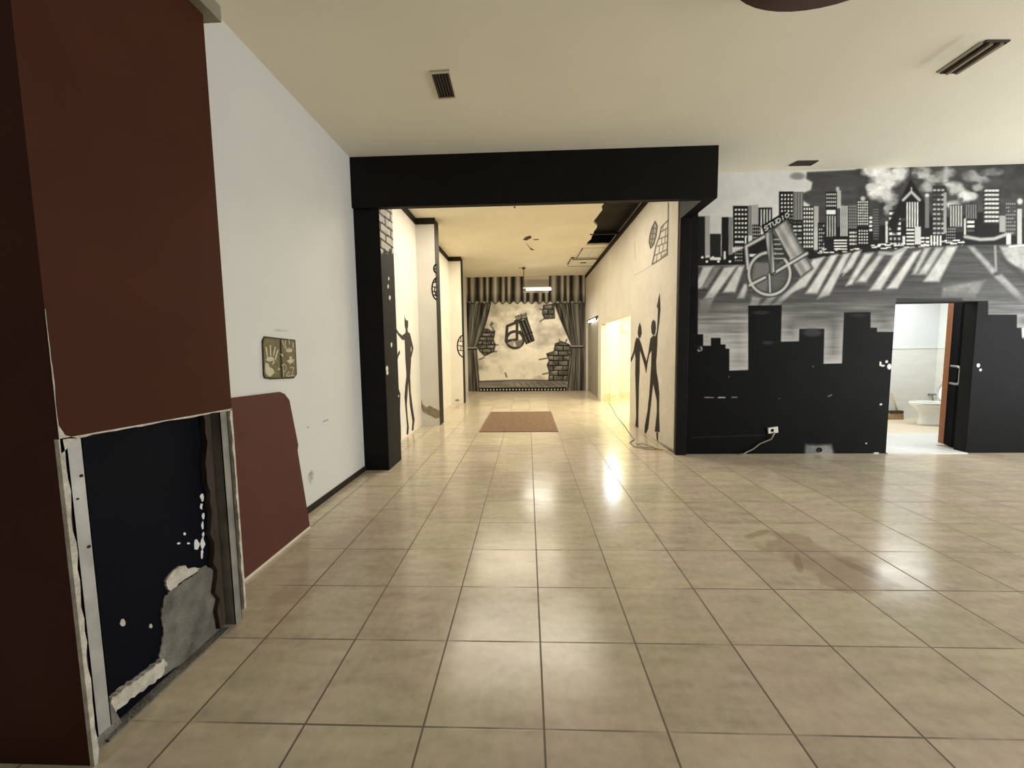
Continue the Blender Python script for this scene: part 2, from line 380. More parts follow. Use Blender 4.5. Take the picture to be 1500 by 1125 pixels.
    bld(1413, 298, 1432, 322, 50); cv.windows(1414, 299, 1431, 320, 5, 1, 120, .5, 1); cv.rect(1412, 320, 1415, 344, 195); cv.windows(1416, 322, 1428, 341, 1, 3, 220, .9, .55, .2)
    bld(1440, 276, 1465, 328, 46); cv.windows(1442, 276, 1464, 327, 1, 8, 205, .95, .5, .0); cv.windows(1440, 277, 1465, 327, 5, 8, 150, .4, .35)
    bld(1472, 296, 1489, 345, 62); cv.windows(1473, 296, 1488, 344, 5, 9, 140, .6, .5, .2); bld(1464, 316, 1473, 340, 150); bld(1490, 306, 1497, 360, 178); cv.blob(1494, 295, 4.5, 5, 205, .9); cv.rect(1474, 342, 1481, 362, 200)
    for i in range(44):
        cv.rect(1500+9*i, 300-4*(i % 3), 1507+9*i, 352, 90+30*(i % 3)); cv.windows(1500+9*i, 302, 1507+9*i, 350, 2, 9, 190, .5, .5, .3)
    # random lights along the base
    rs = np.random.RandomState(4)
    for i in range(46):
        x = 1200+rs.rand()*215; y = 372-(x-1190)*.055-rs.rand()*9; w = 1.2+rs.rand()*4
        cv.rect(x-w, y-.9, x+w, y+.9, 205+rs.rand()*40)
    for i in range(7): cv.blob(1026+8.2*i+rs.rand()*3, 377+(i % 2)*6, 1.8, 1.8, 235, 1, 2)
    cv.rect(1040, 377, 1056, 381, 238, 1.4); cv.rect(1060, 368, 1063, 380, 225); cv.rect(1095, 372, 1110, 376, 230)
    # ---- plaza with long stripes of light
    ground = [(1000, 391), (1090, 388), (1190, 380), (1240, 372), (1330, 363), (1400, 359), (3000, 345), (3000, 520), (1000, 520)]
    cv.poly(ground, lambda t: 76+40*(fbm(t.u, t.v, 50, 3, 31, 3)-.5), 3)
    S = [((1030, 391), (1045, 390), (1028, 422), (1016, 424), 205), ((1046, 391), (1056, 391), (1036, 422), (1028, 422), 135), ((1061, 392), (1080, 389), (1045, 437), (1031, 438), 212), ((1082, 390), (1090, 390), (1077, 428), (1059, 428), 205), ((1024, 440), (1045, 438), (1038, 458), (1024, 458), 185),
         ((1090, 416), (1097, 416), (1090, 437), (1080, 437), 200), ((1102, 434), (1115, 437), (1109, 448), (1098, 448), 190), ((1124, 437), (1140, 430), (1126, 448), (1114, 448), 190), ((1178, 404), (1186, 406), (1142, 446), (1130, 448), 195), ((1191, 380), (1208, 376), (1180, 420), (1160, 428), 205), ((1160, 424), (1178, 410), (1160, 424), (1148, 440), 190),
         ((1217, 374), (1228, 372), (1197, 430), (1180, 430), 208), ((1236, 372), (1246, 370), (1215, 432), (1197, 438), 205), ((1252, 369), (1262, 366), (1248, 392), (1234, 404), 200)]
    for *p, g in S: cv.poly(p, lambda t, g=g: g+30*(fbm(t.u, t.v, 8, 8, 40, 2)-.5), 4)
    S2 = [((50, 740), (90, 728), (0, 870), (-40, 880), 210), ((130, 742), (192, 735), (40, 960), (-5, 972), 205), ((230, 750), (270, 750), (140, 945), (65, 945), 190), ((350, 735), (432, 700), (245, 1000), (165, 1005), 205), ((480, 730), (532, 718), (365, 990), (288, 992), 205),
          ((560, 700), (602, 700), (500, 890), (468, 890), 170), ((640, 700), (692, 700), (572, 890), (512, 892), 180), ((720, 690), (795, 688), (662, 942), (552, 942), 190), ((870, 690), (912, 690), (1075, 862), (1045, 890), 150), ((1058, 905), (1112, 890), (1290, 1070), (1290, 1130), 150),
          ((1100, 690), (1290, 690), (1290, 870), (1150, 800), 158), ((690, 980), (1000, 930), (920, 1060), (680, 1050), 118)]
    for *p, g in S2: cv.poly(q(C2, *p), lambda t, g=g: g+55*(fbm(t.u, t.v, 8, 8, 44, 3)-.5), 4.5)
    cv.stroke(q(C2, (240, 735), (330, 742), (420, 705)), 5, 165, 3); cv.stroke(q(C2, (850, 620), (960, 640), (1060, 635), (1140, 605)), 5, 165, 2.5)
    cv.stroke(q(C2, (1065, 690), (1072, 860)), 3.5, 140, 2); cv.stroke(q(C2, (1290, 680), (1170, 690)), 3.5, 190, 2); cv.stroke(q(C2, (1115, 780), (1290, 930)), 6, 60, 6)
    # brushed band above the dark foreground
    m = np.clip((v-(428-.02*(u-1020)))/26, 0, 1)
    cv.mix(m*.85, 104+75*(n2-.5)+26*np.clip((v-455)/60, 0, 1))
    k = np.clip(1-abs(u-1075)/120, 0, 1)*np.clip((v-440)/30, 0, 1); cv.mix(.7*k, 172+120*(n2-.5))
    # ---- the 5 and 4 with lettering plate
    cv.poly(q(C1, (620, 560), (745, 495), (935, 850), (850, 915), (770, 790)), 70, 5)
    cv.blob(1127, 401, 28, 29, 112, .6)
    cv.poly(q(C1, (490, 1000), (600, 1010), (625, 820), (520, 800)), 118, 4)
    cv.poly(q(C1, (645, 578), (746, 500), (936, 845), (850, 910)), lambda t: 160+20*np.sin((t.u*.86+t.v*-.5)*.5)+40*(fbm(t.u, t.v, 10, 10, 71, 2)-.5), 2.5)
    cv.stroke(q(C1, (775, 790), (890, 735)), 4, 195, 2.5)
    cv.stroke(q(C1, (742, 505), (928, 845), (852, 903)), 1.6, 70, 1.5); cv.stroke(q(C1, (655, 575), (760, 770)), 2.4, 60, 2)
    logo(cv, C1, 52, 205, 150, 4.8)
    cv.poly(q(C1, (562, 542), (742, 434), (772, 474), (582, 600)), 24, 1.2)
    cv.letters('STUDIO', C1(588, 580), C1(766, 472), (-1.5, -5.6), 1.5, 210)
    # ---- black foreground skyline
    sil = q(C3, (-120, -450), (95, -450), (92, 290), (125, 290), (125, 360), (172, 360), (172, 312), (232, 312), (232, 352), (262, 352), (262, 378), (285, 378), (285, 512), (400, 508), (400, 115), (605, 113), (600, 335), (710, 333), (712, 257), (865, 257), (860, 470), (972, 468), (985, 157))
    sil += q(C4, (147, 155), (147, 250), (187, 250), (187, 275), (290, 275), (300, 96), (640, 86), (865, 86), (865, 170), (1040, 170), (1040, 250), (1072, 250), (1072, 300), (1110, 300), (1110, 240), (1260, 240), (1260, 330), (1420, 330), (1420, 250), (1700, 250), (1700, 360), (2100, 360), (2100, 200), (5000, 200), (5000, 1500))+q(C3, (-120, 1300))
    halo = np.clip(1-abs(cv.sdf(sil))/16, 0, 1)*np.clip((v-450)/40, 0, 1)
    cv.mix(halo*.55, 205)
    cv.poly(sil, lambda t: 12+8*(fbm(t.u, t.v, 26, 30, 52, 3)-.5), 1.1)
    cv.rect(1000, 317, 1022, 420, 26, 2, .8)
    cv.blob(1115, 458, 14, 3, 62, .7); cv.blob(1125, 502, 10, 3, 66, .7); cv.blob(1190, 487, 16, 7, 72, .75); cv.blob(1258, 462, 14, 3, 55, .6)
    # chips and scratches
    cv.stroke(q(C3, (135, 675), (190, 677)), 1.2, 165); cv.stroke(q(C3, (218, 676), (258, 676)), 1.6, 190); cv.stroke(q(C3, (300, 675), (332, 675)), 1.3, 150); cv.stroke(q(C3, (60, 920), (500, 905)), 1.2, 48, 1.5)
    cv.stroke(q(C3, (888, 670), (910, 660)), 1.2, 150); cv.stroke(q(C3, (18, 655), (16, 760)), 2.2, 150); cv.ring(1025, 511, 3, 3.2, 1.6, 190, 1, -60, 150); cv.stroke(q(C3, (95, 365), (110, 392)), 1.6, 60)
    for x, y, r in ((797, 487, 1), (590, 683, .8), (282, 550, .9), (24, 465, 1.2)): cv.blob(*C3(x, y), r, r, 150)
    for x, y, rx, ry in ((207, 470, 1.5, 3.5), (245, 458, 2, 2), (262, 488, 3.2, 4.2), (222, 482, 3, 1.2), (210, 718, 1.6, 1.6), (182, 1015, 4, 1), (805, 480, 2.4, 2.8), (818, 508, 1.8, 1.8), (120, 957, 1, 1)): cv.blob(*C4(x, y), rx, ry, 225, 1, 2)
    cv.poly(q(C4, (1068, 252), (1083, 252), (1083, 318), (1072, 310)), 190, 2)
    cv.poly([(1180, 651), (1196, 652), (1218, 651), (1222, 667), (1179, 667)], lambda t: 128+50*(fbm(t.u, t.v, 8, 6, 61, 2)-.5), 5)
    cv.rect(1313, 437, 1410, 442.5, 40, 2, .7)

def stage(cv):
    u, v = cv.u, cv.v
    D = lambda x, y: (660+.1956*x, 380+.1956*y)
    q = lambda *p: [D(x, y) for x, y in p]
    x = (u-660)/.1956; y = (v-380)/.1956
    n = fbm(x, y, 110, 90, 3, 4)
    cv.c = 224-95*np.clip(n-.45, 0, 1)*2.2-30*np.clip(fbm(x, y, 45, 40, 17, 3)-.5, 0, 1)
    for cx, cy, rx, ry in ((280, 470, 70, 40), (700, 480, 90, 40), (690, 640, 70, 60), (380, 720, 120, 40), (600, 800, 140, 40), (760, 560, 60, 50), (320, 560, 30, 60)): cv.blob(*D(cx, cy), rx*.1956, ry*.1956, 178, .22)
    cv.blob(*D(520, 560), 170*.1956, 130*.1956, 232, .5)
    # edge shade strokes, cracks
    for p in (((205, 520), (330, 540), (300, 490), (320, 480)), ((300, 490), (310, 470)), ((330, 640), (355, 640)), ((320, 690), (345, 690)), ((215, 750), (250, 735)), ((720, 740), (665, 750)), ((735, 850), (690, 860)), ((690, 380), (670, 370)), ((705, 440), (670, 465)), ((820, 620), (815, 600)), ((860, 625), (870, 600)), ((410, 850), (420, 880))):
        cv.stroke(q(*p), 1.6, 70, 1.8)
    # brick patches
    def bricks(poly, x0, y0, bw, bh):
        def val(t):
            X = (t.u-660)/.1956; Y = (t.v-380)/.1956; r = np.floor((Y-y0)/bh); fx = ((X-x0)/bw+.5*(r % 2)) % 1; fy = ((Y-y0)/bh) % 1
            e = np.minimum(np.minimum(fx, 1-fx)*bw, np.minimum(fy, 1-fy)*bh)
            sh = .5+.5*np.sin(X*.045+r*1.7)
            return np.where(e < 4.2, 34, 84+80*sh*np.clip(1-fy, 0, 1)+90*(fbm(X, Y, 18, 8, 9, 3)-.5))
        cv.poly(q(*poly), val, 1.2); cv.stroke(q(*(poly+[poly[0]])), 1.6, 48, 1.6)
    bricks([(225, 518), (285, 525), (298, 548), (330, 540), (326, 575), (318, 600), (335, 640), (322, 690), (255, 722), (215, 680), (200, 640), (212, 580)], 205, 520, 66, 30)
    bricks([(720, 708), (775, 690), (785, 632), (830, 615), (890, 640), (905, 690), (890, 760), (872, 912), (735, 912), (742, 850), (725, 790), (740, 760)], 735, 610, 72, 37)
    bricks([(697, 345), (775, 335), (778, 440), (705, 445), (688, 405)], 700, 335, 62, 38)
    bricks([(-100, 560), (60, 590), (92, 575), (92, 735), (60, 700), (-100, 700)], 45, 575, 60, 30)
    # draped curtains
    def drape(X, Y, c, w, seed): return 82+26*np.sin((X-c)/w*46+2.6*np.sin((X-c)/w*13)+seed)+22*np.sin((X-c)/w*14+seed)+90*(fbm(X, Y, 12, 200, seed, 3)-.5)
    def cur(poly, c, wfn, seed):
        cv.poly(q(*poly), lambda t: drape((t.u-660)/.1956, (t.v-380)/.1956, c, wfn((t.v-380)/.1956), seed), 1.5)
    wl = lambda Y: np.where(Y < 670, 200-110*np.clip((Y-330)/340, 0, 1), 90+35*np.clip((Y-670)/300, 0, 1))
    cur([(40, 322), (300, 325), (292, 385), (262, 480), (222, 580), (192, 660), (188, 690), (200, 800), (218, 990), (40, 990)], 100, wl, 2)
    cur([(775, 325), (1100, 320), (1100, 990), (872, 990), (885, 860), (908, 720), (908, 640), (870, 560), (820, 440)], 985, wl, 5)
    cv.stroke(q((300, 325), (262, 480), (192, 660), (218, 990)), 1.6, 50, 1.6); cv.stroke(q((778, 325), (820, 440), (908, 640), (908, 720), (875, 985)), 1.6, 50, 1.6)
    for a, b in (((95, 668), (192, 668)), ((905, 655), (990, 655))): cv.stroke(q(a, b), 4.2, 52, 1); cv.stroke(q((a[0], a[1]-6), (b[0], b[1]-6)), 1.4, 175, .8)
    # floor boards and footlights
    cv.poly(q((215, 915), (872, 905), (872, 985), (215, 985)), lambda t: 128+70*(fbm((t.u-660)/.1956, (t.v-380)/.1956, 120, 16, 15, 3)-.5), 1.5)
    cv.stroke(q((215, 915), (500, 905), (872, 908)), 1.8, 60, 2)
    for i in range(9): cv.stroke(q((470+45*i, 920), (490+52*i, 958)), .9, 85, 1)
    cv.poly(q((215, 962), (868, 958), (868, 988), (215, 990)), 22, 1)
    for i in range(27): cv.blob(*D(228+24*i, 976-.1*i), 1.05, 1.05, 215, 1, 2)
    # valance
    per = np.interp(x, [95, 370, 440, 1000], [53, 53, 62, 50]); ph = (x-115)/55.0
    st = 118+74*np.cos(2*math.pi*ph+.9*np.sin(2*math.pi*ph*.37))+60*(fbm(x, y, 14, 160, 33, 2)-.5)
    scal = 318+9*np.cos(2*math.pi*ph)
    top = np.where((x > 545) & (x < 735), 250, 112-.012*x)
    m = np.clip((y-top)/4+.5, 0, 1)*np.clip((scal-y)/4+.5, 0, 1)
    cv.mix(m, np.clip(st-40*np.clip((y-250)/60, 0, 1), 40, 225))
    cv.mix(np.clip(1-abs(y-scal-4)/7, 0, 1), 40)
    cv.mix(np.clip(1-abs(y-(116-.012*x))/4, 0, 1)*((x < 535) | (x > 735)), 45)
    cv.rect(*D(568, 148), *D(737, 205), 168, 1.2); cv.rect(*D(545, 100), *D(737, 148), 214, 1.5)
    # 5 and 4
    for w, g in ((9*.1956*2.2, 40), (9*.1956*.6, 70)):
        cv.stroke(q((525, 458), (424, 500), (415, 612)), w, g, 1.2); nn = 30
        cv.stroke(q(*[(482+64*math.cos(2*math.pi*i/nn), 602+62*math.sin(2*math.pi*i/nn)) for i in range(nn+1)]), w, g, 1.2)
        cv.stroke(q((498, 470), (497, 600), (420, 612)), w, g, 1.2)
    cv.poly(q((425, 630), (470, 605), (475, 655)), 150, 2); cv.poly(q((480, 610), (540, 600), (530, 650), (495, 660)), 105, 3)
    cv.poly(q((515, 474), (572, 444), (626, 606), (566, 632)), lambda t: 52+42*np.sin((t.u*.93-t.v*.36)*1.3), 1.2)
    cv.stroke(q((515, 474), (572, 444), (626, 606), (566, 632), (515, 474)), 1.6, 34, 1)
    cv.stroke(q((520, 535), (545, 575), (610, 545)), 2, 40, 1)
    cv.letters('STUDIO', D(487, 452), D(572, 424), (-.6, -4.6), 1.2, 45)
    cv.stroke(q((480, 462), (572, 436)), 2.0, 42, 1)

def pillar_side(cv):
    u, v = cv.u, cv.v
    cv.c = 34+8*fbm(u, v, 4, 20, 3, 2)
    xb = u-(556+(v-300)*.035)
    r = np.floor((v-xb*.75)/12.5); fy = ((v-xb*.75)/12.5) % 1; fx = ((xb/15)+.5*(r % 2)) % 1
    e = np.minimum(fy, 1-fy)*12.5; ex = np.minimum(fx, 1-fx)*15
    b = np.where((e < 1.5) | (ex < .7), 40, 178+40*(fbm(u, v, 5, 5, 8, 2)-.5))
    cv.mix(np.clip((368+4*np.sin(u*.8)-v)/3+.5, 0, 1), b)
    for x, y, rx, ry in ((569.5, 408, .8, 2.6), (568.5, 419.5, 1, 3), (571, 436, 1.3, 3.4), (573.5, 505, 1.2, 3.5), (567, 540, 1.8, 4), (567.5, 546, 1.6, 3), (584, 580, .8, 1.5)): cv.blob(x, y, rx, ry, 215, 1, 2)

def corridor_wall(cv):
    u, v = cv.u, cv.v
    G = lambda x, y: (800+.1778*x, 280+.1778*y)
    q = lambda *p: [G(x, y) for x, y in p]
    cv.c = 205+16*(fbm(u, v, 14, 40, 3, 3)-.5)
    cv.stroke(q((1008, 96), (1006, 250)), 1.5, 60, 1); cv.stroke(q((1005, 240), (950, 295), (935, 370), (905, 450), (890, 530), (873, 605), (998, 525), (1005, 240)), 1.5, 62, 1.2)
    for a, b in (((942, 340), (1003, 300)), ((930, 395), (1002, 365)), ((915, 455), (1000, 420)), ((895, 530), (999, 480))): cv.stroke(q(a, b), 1.3, 75, 1)
    for a, b in (((965, 275), (960, 330)), ((985, 310), (983, 372)), ((955, 380), (950, 438)), ((980, 372), (978, 430)), ((935, 445), (930, 515)), ((965, 435), (960, 500)), ((915, 520), (905, 590)), ((950, 505), (945, 565))): cv.stroke(q(a, b), 1, 95, 1)
    cv.poly(q((945, 545), (998, 500), (998, 525), (945, 560)), 120, 2)
    lf = q((898, 250), (915, 288), (905, 370), (885, 440), (862, 470), (850, 420), (855, 370), (872, 305))
    cv.poly(lf, 150, 1.5); cv.stroke(lf+[lf[0]], 1.7, 62, 1); 
    for a, b in (((872, 305), (912, 310)), ((862, 350), (908, 350)), ((853, 395), (896, 392)), ((852, 430), (882, 436)), ((885, 290), (868, 440))): cv.stroke(q(a, b), 1.2, 80, 1)
    cv.stroke(q((732, 690), (800, 655), (870, 610)), 1, 165, 2); cv.stroke(q((728, 420), (735, 560)), .9, 170, 2); cv.stroke(q((441, 830), (442, 900)), 1, 110, 1)
    # raised hand, two tall figures
    H = lambda x, y: (840+.2134*x, 440+.2134*y)
    h = lambda *p: [H(x, y) for x, y in p]
    g = lambda t: 44+16*(fbm(t.u, t.v, 5, 9, 14, 2)-.5)
    cv.poly(h((456, 150), (466, 185), (469, 225), (460, 258), (448, 260), (441, 225), (445, 185)), g, .8)
    cv.poly(h((432, 255), (452, 262), (466, 300), (484, 365), (503, 425), (499, 495), (490, 455), (470, 385), (458, 345), (455, 420), (454, 500), (450, 580), (448, 700), (446, 800), (446, 885), (424, 868), (430, 800), (428, 650), (424, 500), (426, 400), (420, 360), (408, 400), (394, 425), (393, 400), (412, 350), (422, 290)), g, .8)
    cv.poly(h((549, 132), (563, 145), (567, 190), (561, 232), (548, 242), (536, 222), (533, 180), (538, 148)), g, .8)
    cv.poly(h((528, 262), (545, 244), (562, 244), (572, 215), (577, 150), (580, 60), (572, 40), (578, 18), (584, -20), (592, -50), (596, 10), (598, 60), (590, 150), (578, 240), (576, 300), (574, 350), (568, 420), (571, 490), (584, 570), (590, 640), (588, 760), (592, 905), (558, 902), (572, 770), (572, 690), (548, 575), (540, 640), (527, 760), (514, 880), (498, 915), (487, 905), (490, 860), (508, 760), (520, 650), (528, 530), (534, 430), (536, 345), (520, 375), (508, 440), (500, 500), (494, 480), (500, 420), (514, 360)), g, .8)
    cv.poly(h((568, 905), (582, 908), (580, 968), (571, 955)), g, .8)
    cv.poly(h((470, 900), (560, 960), (640, 1000), (690, 1030), (690, 1060), (560, 985), (470, 925)), lambda t: 120+60*(fbm(t.u, t.v, 6, 5, 19, 2)-.5), 3)

# ------------------------------------------------------------------ room shell
ZC, ZK = 3.78, 4.03          # main ceiling, corridor ceiling
XL, XK, XR, YM, YE = -2.07, -2.13, 2.05, 5.70, 14.5
def expr(nt, op, a, b=None, c=None):
    n = nt.nodes.new('ShaderNodeMath'); n.operation = op
    for i, x in enumerate((a, b, c)):
        if x is None: continue
        if isinstance(x, (int, float)): n.inputs[i].default_value = x
        else: nt.links.new(x, n.inputs[i])
    return n.outputs[0]
def floor_material():
    m = bpy.data.materials.new('beige floor tiles'); m.use_nodes = True; nt = m.node_tree; b = nt.nodes['Principled BSDF']
    E = lambda *a: expr(nt, *a)
    g = nt.nodes.new('ShaderNodeNewGeometry'); sp = nt.nodes.new('ShaderNodeSeparateXYZ'); nt.links.new(g.outputs['Position'], sp.inputs[0])
    X, Y = sp.outputs[0], sp.outputs[1]
    tx = E('DIVIDE', E('SUBTRACT', X, TX0), TILE); ty = E('DIVIDE', E('SUBTRACT', Y, TY0), TILE)
    def edge(t): f = E('FRACT', t); return E('MINIMUM', f, E('SUBTRACT', 1.0, f))
    def noise(scale, detail=4, stretch=(1, 1, 1), seed=0):
        mp = nt.nodes.new('ShaderNodeMapping'); mp.inputs['Scale'].default_value = stretch; mp.inputs['Location'].default_value = (seed, seed*1.7, 0)
        nt.links.new(g.outputs['Position'], mp.inputs['Vector'])
        n = nt.nodes.new('ShaderNodeTexNoise'); n.inputs['Scale'].default_value = scale; n.inputs['Detail'].default_value = detail
        nt.links.new(mp.outputs['Vector'], n.inputs['Vector']); return n.outputs['Fac']
    def ss(x, a, bb):
        r = nt.nodes.new('ShaderNodeMapRange'); r.interpolation_type = 'SMOOTHSTEP'; nt.links.new(x, r.inputs['Value'])
        r.inputs['From Min'].default_value = a; r.inputs['From Max'].default_value = bb; return r.outputs['Result']
    wear = noise(2.2, 3, seed=3)
    gx = E('SUBTRACT', 1.0, ss(edge(tx), .006, .012)); gy = E('MULTIPLY', E('SUBTRACT', 1.0, ss(edge(ty), .005, .011)), ss(wear, .25, .6))
    grout = E('MAXIMUM', gx, gy)
    cv = nt.nodes.new('ShaderNodeCombineXYZ'); nt.links.new(E('FLOOR', tx), cv.inputs[0]); nt.links.new(E('FLOOR', ty), cv.inputs[1])
    wn = nt.nodes.new('ShaderNodeTexWhiteNoise'); wn.noise_dimensions = '2D'; nt.links.new(cv.outputs[0], wn.inputs['Vector'])
    tilev = wn.outputs['Value']
    val = E('ADD', E('ADD', .95, E('MULTIPLY', tilev, .16)), E('ADD', E('MULTIPLY', E('SUBTRACT', noise(3.2, 7, (1, 3.4, 1)), .5), .62), E('MULTIPLY', E('SUBTRACT', noise(20, 6, seed=9), .5), .42)))
    # old brown stain and its darker rim
    def ell(cx, cy, rx, ry, ang, amp, sd):
        ca, sa = math.cos(ang), math.sin(ang); dx = E('SUBTRACT', X, cx); dy = E('SUBTRACT', Y, cy)
        a = E('DIVIDE', E('ADD', E('MULTIPLY', dx, ca), E('MULTIPLY', dy, sa)), rx); c = E('DIVIDE', E('SUBTRACT', E('MULTIPLY', dy, ca), E('MULTIPLY', dx, sa)), ry)
        return E('ADD', E('SQRT', E('ADD', E('MULTIPLY', a, a), E('MULTIPLY', c, c))), E('MULTIPLY', E('SUBTRACT', noise(4.5, 5, seed=sd), .5), amp))
    s1 = E('SUBTRACT', 1.0, ss(ell(2.02, 2.84, .30, .46, .15, 1.5, 5), .75, 1.0))
    s2 = E('MULTIPLY', E('SUBTRACT', 1.0, ss(ell(2.21, 2.70, .05, .28, .35, 1.6, 6), .6, 1.1)), .8)
    s3 = E('MULTIPLY', E('SUBTRACT', 1.0, ss(ell(1.86, 2.78, .025, .16, -.5, 1.5, 7), .6, 1.1)), .8)
    s4 = E('MULTIPLY', E('SUBTRACT', 1.0, ss(ell(1.82, 3.22, .16, .04, .5, 1.6, 8), .6, 1.1)), .8)
    s5 = E('SUBTRACT', 1.0, ss(ell(3.0, 5.25, .5, .16, .1, 1.4, 12), .5, 1.1))
    # worn brown by the left wall
    s6 = E('MULTIPLY', E('SUBTRACT', 1.0, ss(ell(-1.45, 2.8, .22, .8, 0, 1.5, 14), .4, 1.2)), .8)
    def mixc(f, a, bcol):
        n = nt.nodes.new('ShaderNodeMix'); n.data_type = 'RGBA'
        (nt.links.new(f, n.inputs[0]) if not isinstance(f, float) else None)
        nt.links.new(a, n.inputs[6]) if not isinstance(a, tuple) else setattr(n.inputs[6], 'default_value', a)
        nt.links.new(bcol, n.inputs[7]) if not isinstance(bcol, tuple) else setattr(n.inputs[7], 'default_value', bcol)
        return n.outputs[2]
    hue = mixc(ss(noise(1.6, 5, seed=21), .35, .65), (.50, .44, .31, 1), (.51, .42, .33, 1))
    sc = nt.nodes.new('ShaderNodeVectorMath'); sc.operation = 'SCALE'; nt.links.new(hue, sc.inputs[0]); nt.links.new(val, sc.inputs['Scale'])
    c = sc.outputs['Vector']
    c = mixc(E('MULTIPLY', E('MINIMUM', E('ADD', s1, E('ADD', E('MULTIPLY', s5, .6), s6)), 1.0), .45), c, (.30, .20, .135, 1))
    c = mixc(E('MULTIPLY', E('MAXIMUM', s2, E('MAXIMUM', s3, s4)), .6), c, (.22, .17, .11, 1))
    c = mixc(E('MULTIPLY', grout, .88), c, (.085, .062, .04, 1))
    nt.links.new(c, b.inputs['Base Color'])
    rr = E('ADD', E('ADD', .10, E('MULTIPLY', noise(5, 4, seed=2), .18)), E('MULTIPLY', grout, .4)); nt.links.new(rr, b.inputs['Roughness'])
    b.inputs['Specular IOR Level'].default_value = .45
    bp = nt.nodes.new('ShaderNodeBump'); bp.inputs['Strength'].default_value = .16; bp.inputs['Distance'].default_value = .004
    h = E('SUBTRACT', E('ADD', E('MULTIPLY', noise(9, 3, seed=4), .35), E('MULTIPLY', noise(45, 2, seed=4), .12)), E('MULTIPLY', grout, .6)); nt.links.new(h, bp.inputs['Height']); nt.links.new(bp.outputs['Normal'], b.inputs['Normal'])
    return m
floor = struct(B(-2.4, 9.2, -4.2, 14.7, -.1, 0).build('floor', floor_material()))
# white wall with faint scuffs
def white_wall_material():
    m = mat('cool white wall', (.64, .638, .60, 1), .75, .025, 2.0); nt = m.node_tree; b = nt.nodes['Principled BSDF']
    src = b.inputs['Base Color'].links[0].from_socket
    g = nt.nodes.new('ShaderNodeNewGeometry'); sp = nt.nodes.new('ShaderNodeSeparateXYZ'); nt.links.new(g.outputs['Position'], sp.inputs[0])
    E = lambda *a: expr(nt, *a); n = nt.nodes.new('ShaderNodeTexNoise'); n.inputs['Scale'].default_value = 22; nt.links.new(g.outputs['Position'], n.inputs['Vector'])
    tot = None
    for px, ry, rz, k in (((455, 698), .05, .07, .55), ((477, 616), .07, .012, .7), ((451, 626), .018, .012, .5), ((411, 484), .10, .012, .25), ((541, 655), .03, .06, .3)):
        P = at(*px, 0, XL); dy = E('DIVIDE', E('SUBTRACT', sp.outputs[1], float(P[1])), ry); dz = E('DIVIDE', E('SUBTRACT', sp.outputs[2], float(P[2])), rz)
        d = E('MULTIPLY', E('MAXIMUM', E('SUBTRACT', 1.2, E('ADD', E('ADD', E('MULTIPLY', dy, dy), E('MULTIPLY', dz, dz)), E('MULTIPLY', E('SUBTRACT', n.outputs['Fac'], .5), 3.0))), 0.0), k)
        tot = d if tot is None else E('ADD', tot, d)
    mx = nt.nodes.new('ShaderNodeMix'); mx.data_type = 'RGBA'; nt.links.new(E('MINIMUM', tot, .75), mx.inputs[0]); nt.links.new(src, mx.inputs[6]); mx.inputs[7].default_value = (.12, .12, .11, 1)
    nt.links.new(mx.outputs[2], b.inputs['Base Color']); return m
struct(B(-2.3, XL, -4.2, 5.47, 0, ZC).build('wall_left', white_wall_material()))
struct(MB().box(-2.3, 2.2, -4.2, 4.99, ZC, ZC+.08).box(2.2, 9.2, -4.2, 5.72, ZC, ZC+.08).build('ceiling', MT['ceiling']))
# right side wall (outside the frame) with a wide shop window opening ; rear wall behind the viewpoint
struct(MB().box(9.0, 9.2, -4.2, YM, 0, .35).box(9.0, 9.2, -4.2, YM, 3.1, ZC).box(9.0, 9.2, -4.2, -.1, .35, 3.1).box(9.0, 9.2, 4.9, YM, .35, 3.1).build('wall_right', MT['white']))
struct(B(-2.07, 9.0, -4.2, -4.0, 0, ZC).build('wall_rear', MT['black']))
wn = struct(MB().box(9.07, 9.13, -.1, 4.9, .35, .42).box(9.07, 9.13, -.1, 4.9, 3.03, 3.1).box(9.07, 9.13, -.1, -.03, .42, 3.03).box(9.07, 9.13, 4.83, 4.9, .42, 3.03).box(9.07, 9.13, 2.35, 2.45, .42, 3.03).build('window_1', MT['metal']))
struct(B(XL, XL+.018, 3.32, 4.965, 0, .058).build('baseboard_left', MT['brownblack']))

# mural wall, with the doorway to the toilet
DX0, DX1, DZ = 4.915, 5.97, 2.04
wm = struct(MB().box(2.2, DX0, YM+.004, YM+.16, 0, ZC).box(DX1, 9.2, YM+.004, YM+.16, 0, ZC).box(DX0, DX1, YM+.004, YM+.16, DZ, ZC).build('wall_back', MT['black']))
mur = paint_grid('mural', MT['paint'], wm, [(2.2, 8.99, DZ, ZC), (2.2, DX0, .0, DZ), (DX1, 8.99, .0, DZ)], .0085, 1, YM, city, 200, 1.15)
mur['label'] = 'black, grey and white sprayed city skyline with long stripes of light'
